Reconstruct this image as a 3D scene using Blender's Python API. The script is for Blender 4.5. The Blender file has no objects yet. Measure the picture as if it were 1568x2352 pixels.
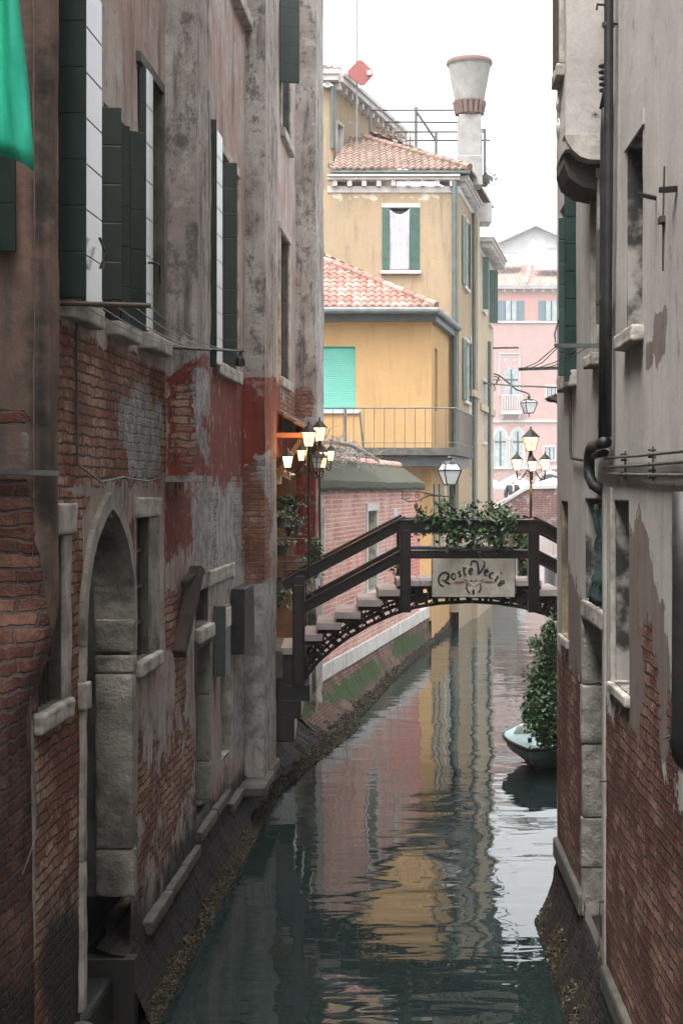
import bpy, bmesh, math, random
from mathutils import Vector, noise as mn
random.seed(7)
R = math.radians
sc = bpy.context.scene
COL = sc.collection
# ---------------------------------------------------------------- camera
F, CX, HY, H = 3500.0, 784.0, 1120.0, 4.1       # focal length and principal point in a 1568x2352 picture, eye height
cam = bpy.data.cameras.new("camera"); cam_o = bpy.data.objects.new("camera", cam); COL.objects.link(cam_o)
cam_o.location = (0, 0, H); cam_o.rotation_euler = (R(90), 0, 0)
cam.sensor_fit = 'VERTICAL'; cam.sensor_height = 24.0; cam.lens = 24.0 * F / 2352
cam.shift_y = -56 / 2352; cam.clip_start = 0.1; cam.clip_end = 2000
sc.camera = cam_o
# ---------------------------------------------------------------- sky, sun, exposure
SUN_EL, SUN_AZ = 66, 222                       # degrees; azimuth clockwise from +Y
w = bpy.data.worlds.new("World"); sc.world = w; w.use_nodes = True
nt = w.node_tree; nt.nodes.clear()
sky = nt.nodes.new('ShaderNodeTexSky'); sky.sky_type = 'NISHITA'; sky.sun_disc = False
sky.sun_elevation = R(SUN_EL); sky.sun_rotation = R(SUN_AZ); sky.air_density = 1.6; sky.dust_density = 6; sky.ozone_density = 1
hs = nt.nodes.new('ShaderNodeHueSaturation'); hs.inputs['Saturation'].default_value = 0.16; hs.inputs['Value'].default_value = 1.0
bg = nt.nodes.new('ShaderNodeBackground'); bg.inputs['Strength'].default_value = 0.15
wo = nt.nodes.new('ShaderNodeOutputWorld')
nt.links.new(sky.outputs[0], hs.inputs['Color']); nt.links.new(hs.outputs[0], bg.inputs[0]); nt.links.new(bg.outputs[0], wo.inputs[0])
sl = bpy.data.lights.new("sun", 'SUN'); sl.energy = 0.6; sl.angle = R(40); sl.color = (1, 0.97, 0.93)
so = bpy.data.objects.new("sun", sl); COL.objects.link(so)
d = Vector((math.sin(R(SUN_AZ)) * math.cos(R(SUN_EL)), math.cos(R(SUN_AZ)) * math.cos(R(SUN_EL)), math.sin(R(SUN_EL))))
so.rotation_euler = d.to_track_quat('Z', 'Y').to_euler()
sc.view_settings.view_transform = 'Standard'; sc.view_settings.look = 'None'
sc.view_settings.gamma = 1; sc.view_settings.exposure = 2.25
# ---------------------------------------------------------------- node helpers
class NM:
    def __init__(s, name):
        s.m = bpy.data.materials.new(name); s.m.use_nodes = True; s.t = s.m.node_tree
        s.b = s.t.nodes['Principled BSDF']; s.tc = None
    def n(s, typ, **kw):
        x = s.t.nodes.new(typ)
        for k, v in kw.items():
            if hasattr(x, k): setattr(x, k, v)
            else: s.set(x, k, v)
        return x
    def set(s, x, k, v):
        if isinstance(v, bpy.types.NodeSocket): s.t.links.new(v, x.inputs[k])
        else: x.inputs[k].default_value = v
    def co(s, kind='Object', sc=(1, 1, 1)):
        if s.tc is None: s.tc = s.n('ShaderNodeTexCoord')
        if sc == (1, 1, 1): return s.tc.outputs[kind]
        mp = s.n('ShaderNodeMapping'); s.set(mp, 'Vector', s.tc.outputs[kind]); mp.inputs['Scale'].default_value = sc
        return mp.outputs[0]
    def noise(s, vec, scale=5, detail=4, rough=.55, dist=0):
        x = s.n('ShaderNodeTexNoise'); s.set(x, 'Vector', vec); x.inputs['Scale'].default_value = scale
        x.inputs['Detail'].default_value = detail; x.inputs['Roughness'].default_value = rough; x.inputs['Distortion'].default_value = dist
        return x.outputs[0]
    def ramp(s, fac, lo, hi, a=0., b=1.):
        x = s.n('ShaderNodeMapRange'); x.interpolation_type = 'SMOOTHSTEP'
        for i, v in enumerate((fac, lo, hi, a, b)):
            if isinstance(v, bpy.types.NodeSocket): s.t.links.new(v, x.inputs[i])
            else: x.inputs[i].default_value = v
        return x.outputs[0]
    def math(s, op, a, b=0.0, c=None):
        x = s.n('ShaderNodeMath'); x.operation = op
        for i, v in enumerate((a, b) if c is None else (a, b, c)):
            if isinstance(v, bpy.types.NodeSocket): s.t.links.new(v, x.inputs[i])
            else: x.inputs[i].default_value = v
        return x.outputs[0]
    def mix(s, fac, a, b, mode='MIX'):
        x = s.n('ShaderNodeMix'); x.data_type = 'RGBA'; x.blend_type = mode
        for i, v in ((0, fac), (6, a), (7, b)):
            if isinstance(v, bpy.types.NodeSocket): s.t.links.new(v, x.inputs[i])
            elif i: x.inputs[i].default_value = (v[0], v[1], v[2], 1)
            else: x.inputs[i].default_value = v
        return x.outputs[2]
    def bump(s, h, dist=.01, strength=1.0):
        x = s.n('ShaderNodeBump'); s.t.links.new(h, x.inputs['Height']); x.inputs['Distance'].default_value = dist
        x.inputs['Strength'].default_value = strength
        s.t.links.new(x.outputs[0], s.b.inputs['Normal']); return x
    def out(s, col=None, rough=None, **kw):
        if col is not None:
            if isinstance(col, bpy.types.NodeSocket): s.t.links.new(col, s.b.inputs['Base Color'])
            else: s.b.inputs['Base Color'].default_value = (col[0], col[1], col[2], 1)
        if rough is not None: s.set(s.b, 'Roughness', rough)
        for k, v in kw.items(): s.set(s.b, k, v)
        return s.m
def simple(name, c1, c2=None, scale=6, rough=.7, bump=.003, bs=None, stretch=(1, 1, 1), metal=0, detail=5, spec=.5, lo=.35, hi=.68):
    q = NM(name); v = q.co('Object', stretch)
    f = q.ramp(q.noise(v, scale, detail, .62), lo, hi)
    c = q.mix(f, c1, c2 or [x * .7 for x in c1])
    f2 = q.noise(v, scale * 7, 3)
    c = q.mix(.35, c, q.mix(f2, (.55, .55, .55), (1.3, 1.3, 1.3)), 'MULTIPLY')
    if bump: q.bump(q.noise(v, bs or scale * 5, 6, .65), bump)
    return q.out(c, rough, Metallic=metal, **{'Specular IOR Level': spec})
def wallmat(name, p1, p2, red1=(.21, .045, .03), red2=(.13, .028, .02), pale=(.37, .37, .365), br1=(.26, .10, .07), br2=(.38, .21, .14),
            mortar=(.25, .215, .18), dark=(.028, .026, .022), bw=.25, bh=.07, ms=.011, wob=.05, stain=(.13, .115, .10), sk=.55, ragged=.75,
            gund=None, lump=.02, blotch=0, moss=0., rb=1.):
    """old render over brick. mask attribute: R bare brick, G red wash (or undercoat, lamp glow by the entrance), B pale render, A dark tone (damp dirt, ledge shade on footings)."""
    q = NM(name); uv = q.co('UV'); ob = q.co('Object')
    at = q.n('ShaderNodeAttribute'); at.attribute_name = 'mask'
    sp = q.n('ShaderNodeSeparateColor'); q.set(sp, 0, at.outputs['Color'])
    nA = q.noise(ob, 2.3, 7, .68); nB = q.noise(ob, 5.5, 8, .7)
    nn = q.math('ADD', q.math('MULTIPLY', nA, .55), q.math('MULTIPLY', nB, .45))
    def edge(a, k=ragged, s=.03):
        return q.ramp(q.math('ADD', a, q.math('MULTIPLY', q.math('SUBTRACT', nn, .5), k * 3.2)), .5 - s, .5 + s)
    fR = edge(sp.outputs[0]); fG = edge(sp.outputs[1], ragged, .06); fB = edge(sp.outputs[2], ragged, .05); fA = edge(at.outputs['Alpha'], ragged, .3)
    fine = q.noise(ob, 40, 5, .7)
    st = q.noise(q.co('Object', (2.2, 2.2, .22)), 3.0, 6, .65)
    c = q.mix(q.ramp(q.noise(ob, 1.1, 6, .65), .38, .62), p1, p2)
    c = q.mix(q.ramp(st, .47, .72, 0, sk), c, stain)
    c = q.mix(q.ramp(q.noise(ob, 7, 8, .75), .54, .7, 0, sk * .8), c, stain)
    if blotch:
        c = q.mix(q.ramp(q.noise(q.co('Object', (1, 1, .6)), 4.5, 12, .8), .51, .60, 0, .75), c, stain)
        c = q.mix(q.ramp(q.noise(ob, 3.1, 9, .75), .56, .62, 0, .5), c, (.50, .46, .43))
    red = q.mix(q.ramp(st, .35, .65), red1, red2)
    red = q.mix(q.ramp(nB, .55, .66, 0, .75), red, gund or p2)
    c = q.mix(fG, c, red)
    # brick
    wn = q.n('ShaderNodeTexNoise'); q.set(wn, 'Vector', uv); wn.inputs['Scale'].default_value = 6.5; wn.inputs['Detail'].default_value = 4
    va = q.n('ShaderNodeVectorMath'); va.operation = 'MULTIPLY_ADD'
    q.t.links.new(wn.outputs['Color'], va.inputs[0]); va.inputs[1].default_value = (wob, wob, 0); q.t.links.new(uv, va.inputs[2])
    bt = q.n('ShaderNodeTexBrick'); q.set(bt, 'Vector', va.outputs[0])
    bt.inputs['Scale'].default_value = 1; bt.inputs['Brick Width'].default_value = bw; bt.inputs['Row Height'].default_value = bh
    bt.inputs['Mortar Size'].default_value = ms; bt.inputs['Mortar Smooth'].default_value = .55; bt.inputs['Bias'].default_value = -.1
    bt.inputs['Color1'].default_value = (0, 0, 0, 1); bt.inputs['Color2'].default_value = (1, 1, 1, 1); bt.inputs['Mortar'].default_value = (.5, .5, .5, 1)
    bv = q.math('MULTIPLY', bt.outputs[0], 1.0)
    bcol = q.mix(bv, br1, br2)
    bcol = q.mix(q.ramp(q.noise(ob, 1.7, 5, .6), .4, .6), bcol, [br1[0] * .75, br1[1] * .62, br1[2] * .6])
    bcol = q.mix(q.ramp(q.noise(uv, 9, 4, .7), .55, .7, 0, .5), bcol, [br2[0] * 1.05, br2[1] * 1.25, br2[2] * 1.35])
    bcol = q.mix(q.ramp(q.noise(uv, 23, 5, .7), .4, .7, 0, .6), bcol, (.05, .035, .03))
    bcol = q.mix(q.math('MULTIPLY', bt.outputs['Fac'], q.ramp(nB, .3, .6, .6, 1.0)), bcol, mortar)
    c = q.mix(fR, c, bcol)
    if moss: c = q.mix(q.math('MULTIPLY', fG, q.math('SUBTRACT', moss, q.math('MULTIPLY', bt.outputs['Fac'], moss * .55))), c, red)
    if moss and moss < 1:
        c = q.mix(q.ramp(q.noise(q.co('Object', (5, 5, .25)), 3.0, 5, .6), .56, .68, 0, .55), c, (.20, .12, .10))
        c = q.mix(q.ramp(q.noise(ob, .8, 6, .7), .50, .62, 0, .45), c, (.50, .34, .29))
    pl = q.mix(q.ramp(nB, .4, .62), pale, [x * .5 for x in pale])
    c = q.mix(q.math('MULTIPLY', fB, q.ramp(q.noise(uv, 11, 6, .75), .36, .48, .15, 1)), c, pl)
    c = q.mix(.5, c, q.mix(fine, (.45, .45, .45), (1.45, 1.45, 1.45)), 'MULTIPLY')
    c = q.mix(q.math('MULTIPLY', fA, .9) if moss else fA, c, dark)
    # relief: render stands 12 mm proud of the brick, joints are raked back
    hb = q.math('SUBTRACT', 0.0, q.math('MULTIPLY', bt.outputs['Fac'], .016))
    hb = q.math('ADD', hb, q.math('MULTIPLY', bv, .006))
    hb = q.math('ADD', hb, q.math('MULTIPLY', q.noise(uv, 14, 6, .7), lump))
    hp = q.math('ADD', q.math('MULTIPLY', fine, .0035 * rb), q.math('ADD', q.math('MULTIPLY', nB, .018 * rb), .041 - .009 * rb))
    hp = q.math('SUBTRACT', hp, q.math('MULTIPLY', fG, .003))
    mx = q.n('ShaderNodeMix'); mx.data_type = 'FLOAT'
    q.t.links.new(fR, mx.inputs[0]); q.t.links.new(hp, mx.inputs[2]); q.t.links.new(hb, mx.inputs[3])
    q.bump(mx.outputs[0], 1.0, .9)
    return q.out(c, q.ramp(fA, 0, 1, .92, .75), **{'Specular IOR Level': .25})
M = {}
M['left'] = wallmat('weathered_render', (.43, .385, .355), (.36, .25, .22), stain=(.12, .11, .10), sk=.95, br1=(.33, .14, .085), br2=(.60, .42, .31), mortar=(.07, .058, .05), wob=.06, lump=.05)
M['column'] = wallmat('grey_breast_render', (.40, .37, .345), (.27, .235, .215), stain=(.075, .07, .066), sk=1.0, blotch=1, br1=(.28, .12, .085), br2=(.42, .27, .20), mortar=(.11, .09, .075), wob=.07)
M['near'] = wallmat('rough_brown_render', (.20, .125, .10), (.12, .085, .07), br1=(.11, .042, .033), br2=(.24, .12, .088), mortar=(.085, .07, .062), wob=.07, lump=.05, bw=.28, bh=.085, ms=.014, sk=.8, stain=(.07, .065, .055), pale=(.24, .22, .2))
M['right'] = wallmat('smooth_grey_render', (.44, .415, .39), (.36, .335, .315), red1=(.19, .155, .135), red2=(.15, .12, .105), gund=(.13, .10, .09), br1=(.15, .05, .035), br2=(.40, .24, .17), mortar=(.05, .04, .034), stain=(.28, .26, .24), sk=.5, wob=.055, ragged=1.0, lump=.05, rb=.35)
M['pinkwall'] = wallmat('washed_pink_brick', (.45, .25, .21), (.42, .22, .19), red1=(.60, .11, .09), red2=(.56, .16, .13), gund=(.62, .36, .30), moss=.75, br1=(.62, .32, .265), br2=(.70, .45, .385), mortar=(.62, .48, .42), pale=(.6, .55, .5), bw=.26, bh=.085, ms=.016, stain=(.15, .09, .07), dark=(.10, .08, .07), ragged=.7, lump=.004)
M['footing'] = wallmat('algae_footing', (.06, .055, .045), (.04, .035, .03), red1=(.034, .075, .012), red2=(.018, .038, .009), gund=(.045, .045, .035), pale=(.15, .12, .055), br1=(.15, .08, .06), br2=(.24, .15, .115), mortar=(.05, .045, .04), dark=(.012, .0115, .010), stain=(.03, .028, .024), bh=.075, ragged=.6, moss=1.)
M['footing2'] = wallmat('wet_shaded_footing', (.03, .028, .024), (.022, .02, .018), red1=(.018, .028, .010), red2=(.012, .018, .008), pale=(.06, .05, .03), br1=(.045, .03, .024), br2=(.085, .06, .048), mortar=(.02, .018, .016), dark=(.008, .0075, .007), stain=(.012, .012, .011), bh=.075, ragged=.6, moss=1., lump=.05)  # wet masonry, blackened further to paint in the shade under the ledge
M['stone'] = simple('istrian_stone', (.45, .425, .38), (.20, .185, .16), 4.5, .8, .006)
M['stone_rough'] = simple('pitted_stone', (.30, .28, .245), (.13, .12, .10), 2.6, .85, .035, 11, lo=.42, hi=.66)
M['stone_dark'] = simple('damp_stone', (.10, .094, .078), (.045, .043, .035), 4, .8, .01)
M['moss_stone'] = simple('mossy_stone', (.14, .14, .085), (.10, .13, .04), 3, .9, .012)
M['void'] = simple('dark_interior', (.012, .012, .012), (.02, .018, .016), 2, .9, 0)  # near-black colour stands for the shade inside openings
M['pane'] = simple('dark_window_glass', (.02, .022, .024), (.035, .037, .04), 2, .12, 0)
M['iron'] = simple('black_iron', (.010, .009, .009), (.022, .016, .013), 12, .55, .001, metal=.2)
M['rust'] = simple('rusty_iron', (.06, .035, .025), (.03, .024, .02), 9, .7, .002)
M['shutter'] = simple('dark_green_paint', (.012, .024, .02), (.018, .034, .028), 3, .2, .0008, 14, stretch=(1, 1, .4))
M['shutter_old'] = simple('worn_green_paint', (.015, .04, .034), (.03, .07, .058), 5, .4, .002, 20, stretch=(1, 1, .3))
M['shutter_g'] = simple('green_paint', (.03, .085, .06), (.022, .06, .045), 5, .5, .001)
M['shutter_b'] = simple('blue_green_paint', (.05, .10, .12), (.04, .08, .10), 5, .5, 0)
M['bridge'] = simple('dark_varnished_timber', (.009, .007, .0065), (.020, .014, .012), 4, .3, .002, 18, stretch=(.3, 1, 1))
M['tread'] = simple('stone_tread', (.36, .315, .305), (.28, .245, .235), 4, .65, .002)
M['yellow'] = wallmat('ochre_render', (.325, .245, .15), (.30, .23, .155), stain=(.205, .16, .11), sk=.8, pale=(.72, .66, .55), ragged=.6)
M['orange'] = wallmat('orange_render', (.44, .275, .125), (.41, .26, .12), stain=(.30, .185, .09), sk=.6, pale=(.8, .7, .5), ragged=.6)
M['cream'] = wallmat('cream_render', (.40, .32, .21), (.36, .30, .225), stain=(.23, .2, .165), sk=.6, pale=(.6, .56, .5), ragged=.6)
M['palazzo'] = wallmat('rose_render', (.28, .175, .16), (.30, .20, .185), red1=(.33, .165, .14), red2=(.32, .17, .145), gund=(.34, .21, .185), stain=(.30, .21, .19), sk=.5, pale=(.30, .20, .18), ragged=.3)
M['fbrick'] = wallmat('bridge_brick', (.3, .2, .17), (.3, .2, .17), br1=(.15, .075, .065), br2=(.19, .11, .095), mortar=(.17, .14, .125), bh=.09, bw=.3, lump=.003)
M['white'] = simple('white_stone', (.50, .48, .455), (.38, .36, .34), 3, .8, .002)
M['whitewall'] = simple('white_render', (.40, .395, .39), (.37, .365, .36), 1.2, .9, 0)
M['zinc'] = simple('zinc_gutter', (.13, .15, .15), (.09, .10, .10), 5, .55, .001)
M['pipeg'] = simple('green_grey_pipe', (.07, .10, .095), (.05, .07, .065), 3, .5, .001)
M['blackpipe'] = simple('black_pipe', (.012, .012, .013), (.026, .026, .026), 9, .55, .001)
M['conduit'] = simple('grey_green_conduit', (.10, .11, .10), (.05, .055, .05), 7, .5, .001)
M['turq'] = simple('turquoise_blind', (.085, .36, .28), (.10, .40, .32), 2, .5, 0)
M['cloth'] = simple('emerald_cloth', (.025, .48, .31), (.03, .55, .36), 3, .8, .002, 30)
M['net'] = simple('white_netting', (.38, .375, .40), (.31, .30, .34), 3, .9, .003)
M['greynet'] = simple('green_netting', (.03, .07, .06), (.05, .10, .085), 9, .9, .01)
M['plate'] = simple('rusty_red_plate', (.24, .055, .05), (.20, .05, .045), 6, .6, .001)
M['copper'] = simple('grey_pipe', (.22, .24, .25), (.15, .17, .18), 8, .5, 0)
M['chimney'] = simple('chimney_render', (.29, .28, .265), (.21, .205, .195), 2.5, .9, .005)
M['cbrick'] = simple('chimney_brick', (.17, .10, .08), (.13, .10, .085), 8, .9, .01)
M['water'] = None
M['boatw'] = simple('boat_deck_paint', (.42, .62, .62), (.36, .55, .56), 4, .3, 0)
M['boath'] = simple('boat_hull_paint', (.10, .16, .17), (.07, .12, .13), 4, .3, 0)
M['rub'] = simple('dark_rubber', (.02, .03, .03), None, 4, .5, 0)
M['bark'] = simple('dead_stems', (.30, .27, .25), (.17, .15, .14), 8, .9, .002)
M['board'] = simple('aged_sign_board', (.50, .47, .41), (.34, .31, .26), 5, .7, .001, lo=.3, hi=.62)
M['ink'] = simple('dark_lettering', (.022, .028, .028), None, 6, .7, 0)
M['ochre'] = simple('brown_ornament', (.21, .125, .075), None, 6, .7, 0)
M['timber'] = simple('old_timber', (.07, .048, .036), (.035, .026, .02), 4, .9, .008, 14, stretch=(1, 1, .3))
M['greybox'] = simple('grey_painted_metal', (.075, .085, .09), (.05, .055, .06), 4, .45, .001)
M['plastic'] = simple('white_plastic', (.6, .6, .58), (.5, .5, .48), 6, .4, 0)
M['pot'] = simple('dark_pot', (.025, .03, .025), None, 6, .6, 0)
M['skin'] = simple('skin', (.55, .34, .26), (.5, .3, .23), 6, .6, 0)
M['hair'] = simple('blonde_hair', (.50, .38, .22), (.4, .3, .17), 9, .6, .002)
M['coat'] = simple('dark_navy_coat', (.02, .028, .038), None, 6, .8, .002)
M['scarf'] = simple('beige_scarf', (.42, .34, .26), None, 6, .8, .002)
M['farwhite'] = simple('far_white_stone', (.34, .33, .32), (.28, .27, .26), 1, .8, 0)
M['tent'] = simple('white_canvas', (.44, .46, .46), (.40, .42, .42), 2, .7, 0)
M['pave'] = simple('grey_paving', (.30, .28, .26), (.24, .23, .21), 1, .8, .002)
M['blue'] = simple('blue_painted_post', (.15, .38, .6), (.6, .6, .6), 3, .5, 0)
M['roofgrey'] = simple('grey_roofing', (.23, .27, .29), (.30, .34, .36), 1, .5, 0)
def leafmat(name, c1, c2, c3, tr=.25):
    q = NM(name); g = q.n('ShaderNodeNewGeometry')
    r = g.outputs['Random Per Island']
    c = q.mix(q.ramp(r, 0, .7), c1, c2); c = q.mix(q.ramp(r, .82, .98), c, c3)
    return q.out(c, .42, **{'Specular IOR Level': .4})
M['leaf'] = leafmat('glossy_leaves', (.018, .045, .02), (.035, .085, .03), (.10, .15, .05))
M['leaf2'] = leafmat('light_ivy_leaves', (.025, .06, .022), (.055, .11, .035), (.20, .22, .07))
M['leaf3'] = leafmat('blue_green_leaves', (.02, .05, .032), (.05, .10, .065), (.14, .20, .15))
M['weed'] = leafmat('brown_seaweed', (.022, .018, .010), (.055, .042, .020), (.11, .085, .038))
def tilemat(name, c1, c2, c3, white=.0, mossy=0.):
    q = NM(name); uv = q.co('UV')
    fl = q.n('ShaderNodeVectorMath'); fl.operation = 'FLOOR'; q.t.links.new(uv, fl.inputs[0])
    wn = q.n('ShaderNodeTexWhiteNoise'); wn.noise_dimensions = '2D'; q.t.links.new(fl.outputs[0], wn.inputs['Vector'])
    c = q.mix(wn.outputs['Value'], c1, c2)
    c = q.mix(q.ramp(wn.outputs['Value'], .78, .95), c, c3)
    n = q.noise(q.co('Object'), 9, 6, .7)
    c = q.mix(q.ramp(n, .5, .68, 0, .7), c, (.10, .085, .07))
    if white: c = q.mix(q.ramp(n, .32, .42, white, 0), c, (.62, .56, .53))
    if mossy: c = q.mix(q.ramp(q.noise(q.co('Object'), 1.5, 5, .7), .55, .68, 0, mossy), c, (.09, .11, .05))
    q.bump(q.noise(q.co('Object'), 40, 4), .006)
    return q.out(c, .85)
M['tile_new'] = tilemat('salmon_roof_tiles', (.20, .085, .065), (.30, .15, .12), (.34, .20, .165), .0)
M['tile_old'] = tilemat('old_roof_tiles', (.13, .08, .06), (.19, .135, .11), (.22, .115, .085), .10, .6)
M['tile_far'] = tilemat('far_roof_tiles', (.24, .11, .085), (.29, .16, .125), (.3, .2, .165))
def emit(name, c, c2, s):
    q = NM(name)
    z = q.n('ShaderNodeSeparateXYZ'); q.set(z, 0, q.co('Object'))
    g = q.noise(q.co('Object'), 12, 2)
    q.t.links.new(q.mix(q.ramp(g, .35, .6), c, c2), q.b.inputs['Emission Color'])
    q.b.inputs['Emission Strength'].default_value = s
    return q.out((.6, .5, .35), .3)
M['glow'] = emit('lit_amber_glass', (1, .46, .12), (1, .70, .34), .9)
M['glow_hot'] = emit('lit_lamp_glass', (1, .66, .30), (1, .78, .48), 1.6)
M['bulb'] = emit('bulb', (1, .8, .5), (1, .9, .7), 9)
M['frost'] = simple('frosted_glass', (.62, .66, .66), (.52, .56, .57), 5, .3, 0)
M['winpane'] = simple('far_window_glass', (.16, .21, .22), (.26, .31, .31), 1.5, .25, 0)
# water
q = NM('canal_water'); v = q.co('Object', (.75, .95, 1)); s = q.n('ShaderNodeSeparateXYZ'); q.set(s, 0, q.co('Object'))
amp = q.ramp(s.outputs[1], 17, 32, 1.0, 2.2)
n1 = q.noise(v, .95, 2, .45, .6); n2 = q.noise(q.co('Object', (.45, 1.25, 1)), 2.3, 2, .5, .5); n3 = q.noise(q.co('Object', (.55, 1.3, 1)), 6, 2, .5)
hh = q.math('ADD', q.math('MULTIPLY', n1, .019), q.math('ADD', q.math('MULTIPLY', n2, .0052), q.math('MULTIPLY', q.math('MULTIPLY', n3, .0006), amp)))
q.bump(q.math('MULTIPLY', hh, amp), 1.0, 1.0)
M['water'] = q.out(q.mix(q.noise(q.co('Object'), .6), (.010, .018, .0175), (.017, .027, .025)), .012, IOR=1.42)
# ---------------------------------------------------------------- mesh helpers
ORG = {}
WALLS = {M[k].name for k in ('left', 'column', 'near', 'right', 'pinkwall', 'footing', 'footing2', 'yellow', 'orange', 'cream', 'palazzo', 'fbrick')}
class MB:
    def __init__(s): s.v = []; s.f = []; s.uv = None; s.sm = False
    def add(s, vs, fs):
        b = len(s.v); s.v += [tuple(p) for p in vs]; s.f += [tuple(b + i for i in f) for f in fs]; return s
    def hexa(s, p):      # 8 points: bottom ring 0-3, top ring 4-7
        return s.add(p, [(0, 3, 2, 1), (4, 5, 6, 7), (0, 1, 5, 4), (1, 2, 6, 5), (2, 3, 7, 6), (3, 0, 4, 7)])
    def box(s, x0, x1, y0, y1, z0, z1):
        return s.hexa([(x0, y0, z0), (x1, y0, z0), (x1, y1, z0), (x0, y1, z0), (x0, y0, z1), (x1, y0, z1), (x1, y1, z1), (x0, y1, z1)])
    def pbox(s, P, u0, u1, z0, z1, o0, o1):
        return s.hexa([P(u0, z0, o0), P(u1, z0, o0), P(u1, z0, o1), P(u0, z0, o1), P(u0, z1, o0), P(u1, z1, o0), P(u1, z1, o1), P(u0, z1, o1)])
    def bar(s, a, b, w, h, up=(0, 0, 1)):    # rectangular bar from a to b
        a, b = Vector(a), Vector(b); d = (b - a).normalized(); up = Vector(up)
        if abs(d.dot(up)) > .98: up = Vector((0, 1, 0))
        x = d.cross(up).normalized() * w / 2; y = x.cross(d).normalized() * h / 2
        return s.hexa([a - x - y, a + x - y, a + x + y, a - x + y, b - x - y, b + x - y, b + x + y, b - x + y])
    def tube(s, pts, r, n=8, close=False):
        pts = [Vector(p) for p in pts]; base = len(s.v); N_ = len(pts)
        rr = r if isinstance(r, (list, tuple)) else [r] * N_
        ref = Vector((0.123, .2, .97))
        for i, p in enumerate(pts):
            d = (pts[min(i + 1, N_ - 1)] - pts[max(i - 1, 0)]).normalized()
            if i == 0: x = d.cross(ref if abs(d.dot(ref)) < .95 else Vector((0, 1, 0.1))).normalized()
            else: x = (x - d * x.dot(d)).normalized()
            y = x.cross(d)
            for k in range(n):
                a = 2 * math.pi * k / n; s.v.append(tuple(p + (x * math.cos(a) + y * math.sin(a)) * rr[i]))
        for i in range(N_ - 1):
            for k in range(n):
                s.f.append((base + i * n + k, base + i * n + (k + 1) % n, base + (i + 1) * n + (k + 1) % n, base + (i + 1) * n + k))
        s.f.append(tuple(base + k for k in range(n))[::-1]); s.f.append(tuple(base + (N_ - 1) * n + k for k in range(n)))
        return s
    def lathe(s, c, prof, n=12, rot=0):      # prof list of (r, z)
        base = len(s.v)
        for r, z in prof:
            for k in range(n):
                a = 2 * math.pi * k / n + rot; s.v.append((c[0] + r * math.cos(a), c[1] + r * math.sin(a), c[2] + z))
        for i in range(len(prof) - 1):
            for k in range(n):
                s.f.append((base + i * n + k, base + i * n + (k + 1) % n, base + (i + 1) * n + (k + 1) % n, base + (i + 1) * n + k))
        s.f.append(tuple(base + k for k in range(n))[::-1]); s.f.append(tuple(base + (len(prof) - 1) * n + k for k in range(n)))
        return s
    def prism(s, poly, ext):                 # planar polygon extruded by vector
        n = len(poly); e = Vector(ext); a = [Vector(p) for p in poly]
        return s.add(a + [p + e for p in a], [tuple(range(n))[::-1], tuple(range(n, 2 * n))] + [(i, (i + 1) % n, n + (i + 1) % n, n + i) for i in range(n)])
    def build_each(s, name, mat, parent, bevel=0.0):     # every separate piece becomes a part of its own
        comp = list(range(len(s.v)))
        def find(a):
            while comp[a] != a: comp[a] = comp[comp[a]]; a = comp[a]
            return a
        for f in s.f:
            r = find(f[0])
            for x in f[1:]:
                q_ = find(x)
                if q_ != r: comp[q_] = r
        grp = {}
        for f in s.f: grp.setdefault(find(f[0]), []).append(f)
        out = []
        for fs in grp.values():
            us = sorted({x for f in fs for x in f}); mp = {x: i for i, x in enumerate(us)}
            m = MB(); m.v = [s.v[x] for x in us]; m.f = [tuple(mp[x] for x in f) for f in fs]; out.append(m.build(name, mat, parent, bevel=bevel))
        return out
    def leaves(s, pts, size, flat=0.0, droop=0.0):
        for p in pts:
            p = Vector(p); n = Vector((random.gauss(0, 1), random.gauss(0, 1) - .3, random.gauss(0, 1) + .7)).normalized()
            t = n.cross(Vector((random.random() - .5, random.random() - .5, random.random() - .5 - droop))).normalized()
            b = n.cross(t); z = size * random.uniform(.45, 1.45)
            s.add([p - t * z * .5, p + b * z * .3 + n * z * .06, p + t * z * .6, p - b * z * .3 + n * z * .06], [(0, 1, 2), (0, 2, 3)])
        return s
    def build(s, name, mat, parent=None, smooth=False, bevel=0.0):
        vs = s.v
        if parent is not None: o0 = ORG[parent.name]
        else:
            xs = [p[0] for p in vs]; ys = [p[1] for p in vs]; zs = [p[2] for p in vs]
            o0 = Vector(((min(xs) + max(xs)) / 2, (min(ys) + max(ys)) / 2, min(zs)))
        me = bpy.data.meshes.new(name)
        me.from_pydata([(p[0] - o0[0], p[1] - o0[1], p[2] - o0[2]) for p in vs], [], s.f)
        me.materials.append(mat)
        if s.uv:
            l = me.uv_layers.new(name='UVMap'); 
            for i, lp in enumerate(me.loops): l.data[i].uv = s.uv[lp.vertex_index]
        o = bpy.data.objects.new(name, me); COL.objects.link(o)
        if parent is not None: o.parent = parent
        else: o.location = o0
        ORG[o.name] = o0.copy() if parent is not None else o0
        if smooth:
            for p in me.polygons: p.use_smooth = True
        if mat.name in WALLS and not s.uv:
            a_ = me.color_attributes.new('mask', 'FLOAT_COLOR', 'POINT'); a_.data.foreach_set('color', [0.] * (4 * len(me.vertices)))
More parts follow.
